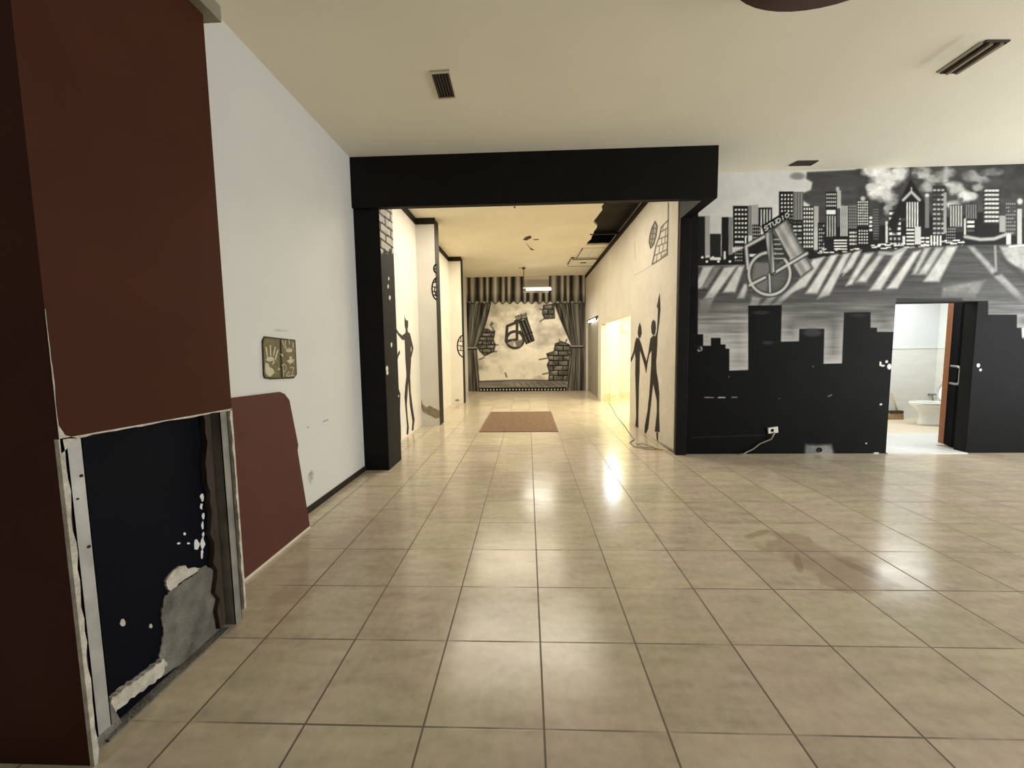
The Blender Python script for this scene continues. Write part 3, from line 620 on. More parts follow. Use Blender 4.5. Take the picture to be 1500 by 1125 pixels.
# black frame : beam over the opening and its two pillars
bm_ = struct(MB().box(-2.068, 2.2, 4.93, 5.02, 3.2, ZC-.001).box(2.055, 2.2, 5.02, 5.70, 3.2, ZC-.001).build('beam', MT['black'], bevel=.005)); tag(bm_, 'long black beam across the top of the corridor opening', 'beam')
pl = struct(MB().box(XL+.001, -1.758, 5.021, 5.47, 0, ZK-.001).box(XL+.001, -1.758, 4.97, 5.021, 0, 3.199).build('pillar', MT['black'], bevel=.005)); tag(pl, 'square black pillar at the end of the white wall', 'pillar')
pp = paint_grid('painted_side', MT['paint2'], pl, [(4.975, 5.465, 0.004, 3.198), (5.024, 5.465, 3.198, ZK-.004)], .012, 0, -1.7565, pillar_side, 34)
pp['label'] = 'dark side face with white painted bricks near the top and chipped spots'
pr_ = struct(B(2.045, 2.185, 5.64, 5.70, 0, 3.199).build('pillar', MT['black'], bevel=.004)); tag(pr_, 'slim black pillar beside the two painted figures', 'pillar')
struct(MB().box(-2.3, 2.2, 4.99, 5.03, ZC+.0, ZK+.04).box(2.06, 2.2, 5.03, 5.75, ZC, ZK+.04).build('wall_over_beam', MT['cream']))

# ------------------------------------------------------------------ corridor
cl = struct(B(-2.3, XK, 5.47, 14.6, 0, ZK).build('wall_corridor_left', MT['cream']))
for pts in ([(584, 512), (586, 517), (584, 523), (581, 520), (581, 514)],):
    pass
# painted figure on the corridor's left wall
K = lambda x, y: (500+.2488*x, 430+.2488*y)
parts_ = [[(371, 122), (374, 138), (379, 154), (393, 160), (394, 190), (389, 212), (379, 214), (373, 190)],
          [(379, 210), (390, 210), (392, 226), (404, 234), (411, 262), (409, 330), (411, 396), (405, 490), (384, 490), (380, 430), (377, 390), (374, 300), (372, 272), (366, 240), (378, 232)],
          [(402, 234), (411, 262), (425, 322), (414, 372), (408, 384), (405, 372), (414, 324), (403, 288)],
          [(374, 274), (358, 272), (336, 246), (322, 224), (322, 204), (340, 232), (358, 246), (376, 236)],
          [(384, 480), (397, 480), (390, 590), (386, 650), (391, 730), (398, 790), (394, 832), (384, 828), (387, 780), (372, 610), (377, 540)],
          [(392, 480), (405, 480), (409, 580), (422, 680), (432, 742), (428, 768), (425, 806), (415, 806), (419, 750), (404, 660), (397, 560)]]
f1 = MB().flat([outline([K(*p) for p in pp_], 0, XK+.0012+.0003*i) for i, pp_ in enumerate(parts_)]).build('painted_figure', MT['figure'], cl); f1['label'] = 'tall thin black painted figure with one raised arm'
hand = [K(*p) for p in ((318, 382), (328, 372), (334, 348), (343, 330), (346, 352), (338, 366), (330, 392), (320, 420))]
MB().flat([outline(hand, 0, XK+.0015)]).build('painted_hand', MT['figure'], cl)
blk = [K(*p) for p in ((300, 470), (332, 500), (338, 560), (348, 590), (346, 690), (350, 780), (352, 860), (300, 900))]
MB().flat([outline(blk, 0, XK+.0012)]).build('black_overpaint', MT['brownblack'], cl)
def pier(y0, y1, x1, label):
    w = struct(B(XK-.002, x1, y0, y1, 0, ZK).build('wall_pier', MT['cream'])); w['label'] = label
    B(x1, x1+.004, y0-.003, y1, 0, ZK).build('black_edge', MT['brownblack'], w); return w
p1 = pier(8.0, 8.36, -1.765, 'white wall pier with black edge and bare render at its foot')
p2 = pier(11.3, 11.66, -1.80, 'far white wall pier with black edge')
bp1 = [(617, 585), (619, 592), (624, 597), (630, 594), (636, 598), (641, 600), (644, 602), (644.5, 612), (638, 613), (633, 610), (626, 607), (620, 603), (617.5, 597)]
MB().prism(outline(bp1, 1, 7.998), (0, -.004, 0)).build('bare_render', MT['bare'], p1)
L = lambda x, y: (550+.1511*x, 290+.1511*y)
ov = lambda cx, cy, rx, ry: [L(cx+rx*math.cos(t*math.pi/10+math.pi/2), cy+ry*math.sin(t*math.pi/10+math.pi/2)) for t in range(11)]
MB().flat(seglines([ov(596, 880, 48, 105), ov(592, 685, 26, 40)], .028, 1, 7.997)+seglines([[L(*a), L(*b)] for a, b in (((552, 860), (598, 865)), ((556, 905), (600, 910)), ((562, 820), (594, 812)), ((575, 865), (573, 910)), ((566, 940), (600, 945)), ((575, 690), (594, 685)), ((580, 820), (582, 790)), ((582, 915), (584, 950)))], .02, 1, 7.997)).build('painted_bricks', MT['figure'], p1)
bk2 = lambda cx, cy, rx, ry: [(cx+rx*math.cos(t*math.pi/10+math.pi/2), cy+ry*math.sin(t*math.pi/10+math.pi/2)) for t in range(11)]
MB().flat(seglines([bk2(679, 507, 9, 16)], .035, 1, 11.297)+seglines([[(671, 500), (679, 500)], [(671, 506), (679, 507)], [(671, 513), (679, 514)], [(675, 494), (675, 500)], [(675, 507), (675, 513)]], .022, 1, 11.297)).build('painted_bricks', MT['figure'], p2)
MB().prism(outline([(666, 587), (668, 585), (672, 584.5), (673, 587), (670, 588)], 1, 11.298), (0, -.004, 0)).build('bare_render', MT['bare'], p2)
# black cornice bands
tz0 = ZK-.115
def trim(name, *a): return struct(B(*a).build(name, MT['brownblack']))
trim('trim_1', XK, XK+.02, 5.75, 7.985, tz0, ZK); trim('trim_2', XK+.02, -1.745, 7.98, 7.998, tz0, ZK); trim('trim_3', XK, XK+.02, 8.37, 11.285, tz0, ZK); trim('trim_4', XK+.02, -1.78, 11.28, 11.298, tz0, ZK)
trim('trim_5', XR-.022, XR-.002, 5.79, 14.5, tz0, ZK)
# end wall with painted stage
ew = struct(B(-2.3, 2.3, YE+.004, YE+.15, 0, ZK).build('wall_end', MT['cream']))
ms = paint_grid('mural', MT['paint2'], ew, [(XK, XR, 0, ZK)], .0115, 1, YE, stage, 220); ms['label'] = 'painted stage curtain with broken brick patches'
# right wall : mural stretch, lit doorway, grey doorway
GY0, GY1, GZ, LY0, LY1, LZ = 11.98, 14.46, 2.45, 8.24, 11.5, 2.17
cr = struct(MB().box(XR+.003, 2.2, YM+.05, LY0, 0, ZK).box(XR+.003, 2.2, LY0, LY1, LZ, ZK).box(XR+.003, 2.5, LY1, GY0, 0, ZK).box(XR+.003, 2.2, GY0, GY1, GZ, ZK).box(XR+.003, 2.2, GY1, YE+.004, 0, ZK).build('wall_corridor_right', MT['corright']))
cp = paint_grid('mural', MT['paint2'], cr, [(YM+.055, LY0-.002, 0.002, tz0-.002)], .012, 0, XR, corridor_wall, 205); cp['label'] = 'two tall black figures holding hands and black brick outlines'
d2 = struct(B(2.13, 2.17, GY0+.001, GY1-.001, 0, GZ-.001).build('door_2', MT['grey'])); d2['label'] = 'plain grey door at the far end of the corridor'
# corridor ceiling with torn-open strip
HX0, HX1, HY0, HY1, HB = 1.37, 2.049, 5.1, 10.35, 9.4
edge = [(HX0, HY0)]
y = HY0
while y < HY1-.2:
    y += random.uniform(.12, .3); edge.append((HX0+random.uniform(-.02, .05)+(.10 if y > 8.6 else 0), min(y, HY1)))
edge[-1] = (1.47, HY1)
poly = [(-2.3, 5.03), (2.2, 5.03), (2.2, HY0-.001), (HX1, HY0-.001), (HX1, HY0), (HX0, HY0)]
poly = [(-2.3, 5.03), (HX0, 5.03)]+edge+[(HX1, HY1), (HX1, 5.03), (2.3, 5.03), (2.3, 14.6), (-2.3, 14.6)]
cc = struct(MB().prism([(a, b, ZK) for a, b in poly], (0, 0, .04)).build('ceiling_corridor', MT['corceil'])); cc['label'] = 'cream corridor ceiling with a strip torn open along the right'
MB().box(HX0-.25, 2.2, 5.03, 10.6, ZK+.35, ZK+.37).box(HX0-.27, HX0-.25, 5.03, 10.6, ZK+.04, ZK+.36).box(2.2, 2.22, 5.03, 10.6, ZK+.04, ZK+.36).box(HX0-.25, 2.2, 10.58, 10.6, ZK+.04, ZK+.36).build('open_cavity', MT['darkceil'], cc)
B(HX0+.05, HX1, HB-.03, HB+.03, ZK-.012, ZK+.03).build('cross_batten', MT['brownblack'], cc)
for px in ([(766, 351), (770, 347), (777, 345), (779, 348), (771, 352)], [(781, 350.5), (789, 350), (789, 351), (782, 351.5)], [(752, 303), (755, 302), (755, 305)], [(770, 355), (777, 363), (783, 366), (778, 366)]):
    MB().prism(outline(px, 2, ZK), (0, 0, -.006)).build('paint_flake', MT['oldwood'], cc)
# side room behind the lit doorway
struct(MB().box(2.2, 5.0, 12.3, 12.4, 0, 3.0).box(4.9, 5.0, 7.9, 12.3, 0, 3.0).box(2.2, 5.0, 7.8, 7.9, 0, 3.0).box(2.5, 2.55, LY1, 12.3, 0, 3.0).build('wall_side_room', MT['yellow']))
struct(B(2.2, 5.0, 7.8, 12.4, 3.0, 3.06).build('ceiling_side_room', MT['yellow']))
jam = struct(B(2.19, 2.502, LY1-.004, LY1, 0, LZ).build('jamb', MT['yellow']))
MB().prism(outline([(885.5, 577), (889, 576), (898, 576), (903, 580), (904, 586), (898, 588), (888, 588), (885, 584)], 1, LY1-.005), (0, -.004, 0)).build('bare_render', MT['yellowbare'], jam)
bw = MB().prism([(2.58, 12.298, .02), (3.2, 12.298, .02), (3.2, 12.298, .20), (2.95, 12.298, .17), (2.75, 12.298, .21), (2.58, 12.298, .18)], (0, -.006, 0)).build('bare_render', MT['plaster']); tag(bw, 'rough strip of bare render low on the lit room wall', 'bare wall patch', kind='structure')
P = at(915, 482, 1, 12.3)
jb = thing('junction_box', 'small yellowish box on the wall of the bright side room', 'box', (P[0], 12.3, P[2]))
B(P[0]-.07, P[0]+.07, 12.25, 12.299, P[2]-.09, P[2]+.09).build('box_body', MT['ventrim'], jb, bevel=.006); B(P[0]-.05, P[0]+.05, 12.243, 12.25, P[2]-.07, P[2]+.07).build('cover', MT['plastic'], jb)

# ------------------------------------------------------------------ toilet room
bx0, bx1, by1 = 4.3, 8.12, 8.42
struct(MB().box(bx0-.1, bx1+.1, by1, by1+.1, 0, 1.40).box(bx1, bx1+.1, YM+.16, by1, 0, 1.40).build('wall_toilet', MT['bathtile']))
struct(MB().box(bx0-.1, bx1+.1, by1, by1+.1, 1.43, 2.7).box(bx1, bx1+.1, YM+.16, by1, 1.43, 2.7).box(bx0-.1, bx0, YM+.16, by1, 0, 2.7).build('wall_toilet_upper', MT['bathwall']))
struct(MB().box(bx0, bx1, by1-.012, by1+.02, 1.40, 1.43).box(bx1-.012, bx1+.02, YM+.17, by1, 1.40, 1.43).build('trim_6', MT['bathwall']))
struct(B(bx0-.1, bx1+.1, YM+.16, by1+.1, 2.7, 2.76).build('ceiling_toilet', MT['bathwall']))
struct(B(bx0, bx1, 7.0, by1, 0, .004).build('floor_toilet', MT['bathfloor']))
struct(MB().box(DX0, DX1, YM-.03, 6.12, 0, .010).box(bx0, bx1, 6.13, 7.0, 0, .006).build('floor_threshold', MT['marble']))
# door standing open, hinged at the right jamb
hinge = np.array([6.03, 5.868]); free = np.array([6.185, 6.16]); dv = (free-hinge)/np.linalg.norm(free-hinge); nv = np.array([-dv[1], dv[0]])
th = .125
d1 = bpy.data.objects.new('door_1', None); COL.objects.link(d1); d1.location = (hinge[0], hinge[1], 0); struct(d1); d1['label'] = 'black door with orange brown edge standing open into the toilet'
def pr2(a, b, c, d, z0, z1): return MB().prism([(p[0], p[1], z0) for p in (a, b, c, d)], (0, 0, z1-z0))
nv3 = np.array([nv[0], nv[1]])
fe = free-dv*.02
lf = pr2(hinge, fe, fe+np.array([.02, .11]), hinge+np.array([.02, .11]), .012, DZ+.10).build('door_leaf', MT['doorblack'], d1)
ed = pr2(fe, free, np.array([6.19, 6.288]), np.array([6.17, 6.288]), .012, DZ+.10).build('door_edge', MT['doorwood'], lf); ed['label'] = 'orange brown wooden edge'
hb = free-dv*.015; front = -np.array([dv[1], -dv[0]])
h0 = lambda z, k: (hb[0]-dv[0]*.30*k+front[0]*.022, hb[1]-dv[1]*.30*k+front[1]*.022, z)
hd = MB().tube([h0(1.17, 0), h0(1.17, .7), h0(1.155, .92), h0(1.13, 1), h0(.96, 1), h0(.935, .92), h0(.92, .7), h0(.92, 0)], .02, 8).build('door_handle', MT['chrome'], lf, smooth=True); hd['label'] = 'grey metal pull handle'
# toilet, side on against the right wall
ty = 7.70; tx = 7.04
tl = thing('toilet', 'white toilet with raised lid seen through the open doorway', 'toilet', (7.4, ty, 0))
def ringx(cx, rx, ry, z, n=28, sq=2.0):
    r = []
    for k in range(n):
        a = 2*math.pi*k/n; c, s_ = math.cos(a), math.sin(a)
        r.append((cx+rx*math.copysign(abs(c)**(2/sq), c), ty+ry*math.copysign(abs(s_)**(2/sq), s_), z))
    return r
bowl = [ringx(7.44, .26, .115, .004, sq=2.6), ringx(7.44, .25, .105, .05, sq=2.5), ringx(7.43, .235, .10, .16), ringx(7.42, .24, .11, .25), ringx(7.375, .295, .16, .335), ringx(7.35, .315, .18, .385), ringx(7.35, .32, .185, .405), ringx(7.36, .25, .13, .405), ringx(7.37, .20, .10, .33), ringx(7.40, .10, .05, .25)]
MB().rings(bowl).build('bowl', MT['porcelain'], tl, smooth=True)
o_ = [ringx(7.355, .325, .19, .408), ringx(7.355, .33, .195, .42), ringx(7.355, .325, .19, .434), ringx(7.365, .235, .12, .434), ringx(7.365, .235, .12, .408)]
MB().rings(o_+[o_[0]], caps=False).build('seat', MT['porcelain'], tl, smooth=True)
# lid raised, leaning back on the tank
def lid_ring(k, off):
    r = []
    for i in range(26):
        a = 2*math.pi*i/26; yy = .185*k*math.sin(a); s_ = .225+.225*k*math.cos(a)
        r.append((7.585+.20*s_/.45+off, ty+yy, .44+s_))
    return r
MB().rings([lid_ring(1, 0), lid_ring(1, .018)]).build('lid', MT['porcelain'], tl, smooth=False)
MB().tube([(p[0]-.006, p[1], p[2]) for p in lid_ring(.93, 0)], .012, 6, close=True).build('lid_shadow_arc', MT['porcshadow'], tl, smooth=True)  # grey tube draws the shadow arc inside the raised lid
B(7.74, 7.96, ty-.2, ty+.2, .40, .80).build('cistern', MT['porcelain'], tl, bevel=.02); B(7.73, 7.97, ty-.21, ty+.21, .80, .83).build('cistern_lid', MT['porcelain'], tl, bevel=.01)
B(7.6, 7.96, ty-.11, ty+.11, .02, .40).build('pedestal', MT['porcelain'], tl, bevel=.03)
P = at(1362, 578, 1, 8.40)
vl = thing('water_valve', 'small metal stop valve on the wall behind the toilet', 'valve', (P[0], 8.42, P[2]))
MB().tube([(P[0], 8.42, P[2]), (P[0], 8.34, P[2])], .02).build('valve_body', MT['chrome'], vl, smooth=True); MB().tube([(P[0]-.06, 8.34, P[2]+.01), (P[0]+.06, 8.34, P[2]+.01)], .014).build('valve_handle', MT['chrome'], vl, smooth=True); MB().tube([(P[0], 8.35, P[2]), (P[0]+.02, 8.35, P[2]-.1), (P[0]+.02, 8.36, P[2]-.22)], .010).build('hose', MT['chrome'], vl, smooth=True)
# broom
Pb = at(1311, 612, 1, 8.3); Pt = at(1308, 576, 1, 8.36)
br = thing('broom', 'brown short broom leaning just inside the toilet doorway', 'broom', (Pb[0], 8.3, 0))
MB().tube([(Pb[0]+.03, 8.3, .18), (Pt[0], 8.39, Pt[2])], .014).build('handle', MT['broomstick'], br, smooth=True)
B(Pb[0]-.13, Pb[0]+.13, 8.26, 8.34, .13, .18).build('broom_head', MT['oldwood'], br, bevel=.008); MB().prism([(Pb[0]-.13, 8.27, .13), (Pb[0]+.13, 8.27, .13), (Pb[0]+.15, 8.27, .006), (Pb[0]-.14, 8.27, .006)], (0, .06, 0)).build('bristles', MT['broomhead'], br)

def rough(poly, amp, n, seed):
    rs = random.Random(seed); out = []
    for (x0, y0), (x1, y1) in zip(poly, poly[1:]+poly[:1]):
        L = math.hypot(x1-x0, y1-y0)+1e-6
        for k in range(n):
            t = k/n; j = rs.uniform(-amp, amp) if k else 0
            out.append((x0+(x1-x0)*t-(y1-y0)/L*j, y0+(y1-y0)*t+(x1-x0)/L*j))
    return out
# ------------------------------------------------------------------ brown boxed pillar with torn hollow
PX, PY0, PY1, OZ = -1.60, 1.31, 2.125, 1.205
bp_ = thing('boxed_pillar', 'big dark red-brown boxed pillar with torn-open hollow at its base', 'pillar', (-1.83, 1.7, 0))
MB().box(XL+.002, PX, PY0, PY0+.014, 0, OZ).box(XL+.002, PX, PY0, PY1, OZ, ZC-.002).box(XL+.002, -1.74, PY1-.014, PY1, 0, OZ).build('casing', MT['brown'], bp_)
nb = B(-1.76, -1.69, PY0+.014, PY1-.014, 0.0, OZ).build('back_panel', MT['navy'], bp_); nb['label'] = 'dark navy panel inside the hollow'
def ragged(a, b, ax, w0, w1, n, seed):
    """ragged strip outline from a to b on plane; returns list of points; widths along axis ax"""
    rs = random.Random(seed); a = np.array(a, float); b = np.array(b, float); lo = []; hi = []
    for i in range(n+1):
        p = a+(b-a)*i/n; e = np.zeros(3); e[ax] = 1
        lo.append(p); hi.append(p+e*rs.uniform(w0, w1))
    return lo+hi[::-1]
pe = MB()
pe.prism(ragged((PX+.001, PY0-.002, 0), (PX+.001, PY0-.002, OZ+.01), 1, .012, .021, 26, 1), (-.016, 0, 0))
pe.prism(ragged((PX+.001, PY0, OZ+.012), (PX+.001, PY1, OZ-.003), 2, -.010, -.004, 30, 2), (-.012, 0, 0))
pe.prism(ragged((PX+.001, PY1+.001, .07), (PX+.001, PY1+.001, OZ), 1, -.020, -.009, 26, 3), (-.045, 0, 0))
pe.prism(ragged((PX+.0012, PY0, OZ+.0), (PX+.0012, PY0, OZ+.45), 1, .001, .005, 14, 4), (-.004, 0, 0))
pe.prism([(PX+.001, PY0+.002, OZ+.06), (PX+.001, PY0+.02, OZ+.02), (PX+.001, PY0+.06, OZ), (PX+.001, PY0+.002, OZ-.04)], (-.014, 0, 0))
e_ = pe.build('plasterboard_edge', MT['plaster'], bp_); e_['label'] = 'ragged white broken edge'
def cchan(name, y0, y1, x0, x1, z0, z1, t=.004):
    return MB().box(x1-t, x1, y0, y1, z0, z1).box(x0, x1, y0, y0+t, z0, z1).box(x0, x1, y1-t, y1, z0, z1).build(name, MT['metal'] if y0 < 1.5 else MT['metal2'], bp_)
s1 = cchan('metal_stud', 1.362, 1.415, -1.69, -1.640, .06, OZ); s1['label'] = 'pale grey metal stud at the near side'
for z in (1.06, .79, .98): MB().tube([(-1.640, 1.40 if z != .98 else 1.38, z), (-1.637, 1.40 if z != .98 else 1.38, z)], .006 if z != .98 else .004, 8).build('screw_hole', MT['dark'], s1)
s2 = cchan('metal_stud', 2.052, 2.104, -1.69, -1.612, .02, OZ); s2['label'] = 'dull metal stud at the far side'
MB().prism(ragged((-1.660, 2.05, .03), (-1.660, 2.05, OZ), 1, -.062, -.030, 22, 9), (-.028, 0, 0)).build('wood_strip', MT['oldwood'], bp_)
B(-1.689, -1.64, 1.40, 2.04, .0, .010).build('mortar_bed', MT['concrete'], bp_)
MB().prism(outline([(164, 1018), (185, 1001), (236, 962), (237, 966), (186, 1007), (165, 1024)], 0, -1.6878), (-.004, 0, 0)).build('blue_edge', MT['blue'], bp_)
# mortar showing through the broken panel
mo = outline(rough([(345, 930), (322, 936), (240, 990), (233, 960), (240, 930), (236, 905), (240, 878), (248, 866), (268, 852), (284, 842), (302, 828), (318, 838), (334, 860)], 1.6, 5, 3), 0, -1.684)
MB().prism(mo, (-.03, 0, 0)).build('mortar_patch', MT['concrete'], bp_)
wp = MB().prism(outline(rough([(243, 852), (250, 841), (264, 829), (271, 828), (276, 834), (287, 831), (294, 832), (284, 841), (266, 852), (250, 866), (246, 862)], 1.0, 4, 4), 0, -1.680), (-.02, 0, 0))
wp.prism(outline(rough([(164, 1050), (163, 1026), (180, 1010), (206, 992), (226, 977), (241, 965), (245, 971), (240, 986), (224, 1002), (200, 1018), (184, 1032), (170, 1044)], 2.2, 5, 6), 0, -1.662), (-.03, 0, 0))
for x, y, r in ((180, 912, 4), (221, 917, 2.4)): wp.prism(outline([(x+r*math.cos(k)*(1+.2*math.sin(3*k)), y+1.4*r*math.sin(k)) for k in np.linspace(0, 5.6, 9)], 0, -1.6875), (-.004, 0, 0))
wp.build('plaster_lump', MT['plaster'], bp_)
sp_ = []
rs = random.Random(5)
for x, y, rx, ry in ((296, 728, 2.5, 6), (295, 742, 2, 5), (298, 755, 2, 5), (297, 770, 2, 6), (298, 783, 1.8, 4), (288, 797, 4, 9), (297, 797, 3.5, 9), (270, 782, 2, 2), (262, 796, 2.2, 1.8), (276, 796, 2.5, 1.2), (296, 812, 2, 6)):
    sp_.append(outline([(x+rx*(1+.4*rs.uniform(-1, 1))*math.cos(k), y+ry*(1+.3*rs.uniform(-1, 1))*math.sin(k)) for k in np.linspace(0, 5.6, 8)], 0, -1.6885))
MB().flat(sp_).build('plaster_splash', MT['plastic'], bp_)
MB().box(-1.69, -1.655, 1.33, 1.42, .0, .07).prism([(-1.66, 1.335, .012), (-1.66, 1.47, .012), (-1.66, 1.44, .12), (-1.66, 1.41, .20), (-1.66, 1.37, .14), (-1.66, 1.335, .10)], (-.02, 0, 0)).build('base_track', MT['concrete'], bp_)
cb = MB().box(XL+.01, PX+.055, PY0-.05, PY1+.055, 3.185, 3.265).build('cornice_board', MT['oliv'], bp_, bevel=.004); cb['label'] = 'olive grey ledge board around the top'
# board leaning on the white wall
nrm = np.array([1.205, 0, .183]); nrm /= np.linalg.norm(nrm); p0 = np.array([-1.868, 0, 0])
def onb(x, y):
    d = _f + _r*(x-750)/F_PX - _u*(y-562.5)/F_PX; s = ((p0-_c)@nrm)/(d@nrm); return _c+s*d
bt = [onb(410, 574), onb(417, 577), onb(424, 586), onb(426, 596), onb(437, 652), onb(436, 660), onb(445, 715)]
dirb = lambda y, z: np.array([-1.868-.1519*z, y, z])
bpts = [dirb(2.30, .022)]+[dirb(2.30, 1.205)]+bt+[dirb(3.296, .022)]
lb = thing('wooden_board', 'red-brown board with clipped corner leaning on the white wall', 'board', (-1.868, 2.8, 0))
MB().prism([p+nrm*.0 for p in bpts], -nrm*.016).build('panel', MT['brown2'], lb)
MB().prism([dirb(2.30, .001), dirb(2.30, .022), dirb(3.30, .022), dirb(3.30, .001)], -nrm*.018).build('bottom_edge', MT['ventrim'], lb)

# ------------------------------------------------------------------ handprint tiles on the white wall
Q = lambda x, y: (370+.0755*x, 480+.0755*y)
pq = lambda pts, off: outline([Q(*p) for p in pts], 0, XL+off)
hp = thing('handprint_plaque', 'olive two-tile plaque with handprints and PAZ lettering on the white wall', 'plaque', tuple(at(410, 555, 0, XL+.001)))
MB().prism(pq([(190, 250), (235, 165), (520, 200), (830, 235), (862, 905), (800, 985), (355, 1005), (235, 985), (215, 920)], .008), (-.0078, 0, 0)).build('backing', MT['clayframe'], hp)
t1 = MB().prism(pq([(212, 260), (240, 205), (520, 225), (530, 940), (560, 975), (250, 960), (228, 900)], .014), (-.006, 0, 0)).build('tile', MT['clay'], hp)
t2 = MB().prism(pq([(552, 235), (808, 262), (842, 900), (800, 955), (590, 965), (580, 800)], .014), (-.006, 0, 0)).build('tile', MT['clay'], hp)
def qs(lines, w, off): return seglines([[Q(*p) for p in ln] for ln in lines], w, 0, XL+off)
MB().flat(qs([[(262, 385), (285, 545)], [(345, 345), (352, 540)], [(440, 380), (405, 540)], [(490, 440), (430, 640), (390, 700)], [(270, 620), (345, 590), (405, 615)]], .016, .0150)
          + [pq(p, .0152) for p in ([(245, 680), (300, 690), (330, 760), (395, 800), (435, 870), (390, 910), (340, 955), (270, 915), (245, 860)], [(268, 560), (400, 570), (420, 640), (300, 660)], [(490, 800), (525, 780), (535, 815), (500, 825)])]).build('handprint', MT['handpaint'], t1)
MB().flat(qs([[(580, 250), (600, 330)], [(640, 250), (640, 330)], [(705, 240), (715, 320)], [(620, 350), (650, 400)], [(790, 290), (790, 380)]], .012, .0150)
          + [pq(p, .0152) for p in ([(650, 420), (700, 395), (770, 420), (760, 470), (700, 480), (650, 460)], [(660, 640), (715, 620), (720, 555), (760, 560), (765, 620), (815, 610), (790, 670), (720, 705)], [(535, 510), (570, 505), (600, 550), (585, 570)])]).build('handprint', MT['handpaint'], t2)
MB().flat(qs([[(595, 950), (590, 720)], [(565, 730), (605, 710), (645, 740), (660, 790), (630, 840), (596, 850)], [(655, 938), (700, 845), (728, 938), (655, 938)], [(728, 775), (806, 775), (752, 930), (808, 930)]], .0085, .0156)).build('lettering', MT['handpaint'], t2)

# ------------------------------------------------------------------ ceiling vents, dome standing in for a fingertip
def vent(px, label, slats, along, mslat, rim=.018, drop=.0, fm=None):
    pts = np.array([at(x, y, 2, ZC-.002) for x, y in px]); c = pts.mean(0)
    t = thing('ceiling_vent', label, 'vent', (c[0], c[1], ZC), 'ceiling vents')
    def sc(k, z): return [c[:2]+(p[:2]-c[:2])*k for p in pts], z
    o, _ = sc(1, 0); n = len(o)
    gro = [p+(p-c[:2])/np.linalg.norm(p-c[:2])*rim*1.5 for p in o]
    m = MB()
    for i in range(4):
        j = (i+1) % 4; m.prism([(*gro[i], ZC-.001), (*gro[j], ZC-.001), (*o[j], ZC-.001), (*o[i], ZC-.001)], (0, 0, -.012))
    m.build('frame', fm or MT['ventrim'], t)
    MB().prism([(*p, ZC-.0008) for p in o], (0, 0, -.003)).build('recess_shade', MT['dark'], t)  # flat dark plate, shade of the opening put into its colour
    a, b, c_, d = o if along == 0 else (o[1], o[2], o[3], o[0])   # slats run a->b direction offset towards d->c
    for i in range(slats):
        f0 = (i+.28)/slats; f1 = (i+.62)/slats
        q = [a+(d-a)*f0, b+(c_-b)*f0, b+(c_-b)*f1, a+(d-a)*f1]
        MB().prism([(*p, ZC-.006) for p in q], (0, 0, -.010-drop)).build('slat', mslat, t)
    return t
vent([(632, 107), (657, 105), (666, 140), (643, 142)], 'black slotted ceiling vent nearest the white wall', 6, 1, MT['slat'])
v2 = vent([(1380, 105), (1407, 104), (1476, 60), (1444, 60)], 'large loose ceiling vent nearest the right edge of the photo', 2, 1, MT['slatl'], .010, .014, MT['slat'])
fl = [at(x, y, 2, ZC-.07) for x, y in ((1371, 107), (1376, 107), (1440, 64), (1434, 64))]
MB().prism(fl, (0, 0, .012)).build('flap', MT['oliv'], v2)
vent([(1157, 242), (1187, 241.5), (1198, 235), (1170, 235.5)], 'small dark ceiling vent above the painted skyline', 4, 0, MT['slat'], .006, 0, MT['slat'])
dl = thing('fingertip_standin', 'dark maroon round stand-in for a fingertip over the lens', 'lamp', (1.72, 2.49, ZC))  # added dome stands in for a fingertip over the lens, not a lamp
def circ(r, z, n=40): return [(1.72+r*math.cos(2*math.pi*k/n), 2.49+r*.72*math.sin(2*math.pi*k/n), z) for k in range(n)]
MB().rings([circ(.12, ZC-.001), circ(.30, ZC-.03), circ(.50, ZC-.07), circ(.57, ZC-.11), circ(.55, ZC-.14), circ(.3, ZC-.16), circ(.05, ZC-.165)]).build('standin_dome', MT['maroon'], dl, smooth=True)
MB().rings([circ(.10, ZC-.001, 24), circ(.10, ZC-.02, 24)]).build('standin_mount', MT['brownblack'], dl)

# ------------------------------------------------------------------ corridor fittings
Yl = 12.95
zl = 3.36
la = thing('fluorescent_lamp', 'lit fluorescent lamp hanging by a rod before the painted stage', 'lamp', (-.09, Yl, ZK))
MB().tube([(-.09, Yl, ZK-.001), (-.09, Yl, zl+.05)], .012).build('rod', MT['oldwood'], la, smooth=True)
MB().rings([[(-.09+.05*math.cos(k*.5236), Yl+.05*math.sin(k*.5236), z) for k in range(12)] for z in (ZK-.001, ZK-.05)]).build('ceiling_cup', MT['oldwood'], la)
MB().tube([(-.20, Yl+.02, ZK-.03), (-.24, Yl+.02, ZK-.01), (-.15, Yl, ZK-.0), (-.09, Yl, ZK-.03)], .006).build('loose_wire', MT['oldwood'], la)
B(-.12, .76, Yl-.03, Yl+.03, zl+.01, zl+.06).build('housing', MT['plastic'], la, bevel=.005)
MB().tube([(-.02, Yl-.02, zl-.01), (.75, Yl-.02, zl-.01)], .034, 12).build('lamp_tube', MT['tube'], la, smooth=True)
for x in (-.05, .76): B(x-.02, x+.02, Yl-.05, Yl+.02, zl-.04, zl+.01).build('tube_holder', MT['oldwood' if x < 0 else 'plastic'], la)
MB().tube([(-.09, Yl, zl+.12), (-.13, Yl-.03, zl+.05), (-.09, Yl-.05, zl-.06)], .01).build('wire', MT['oldwood'], la)
Pt = at(866, 461.5, 0, 2.02)
lb2 = thing('fluorescent_lamp', 'short lit tube lamp above the grey door at the corridor end', 'lamp', (2.1, 13.0, GZ))
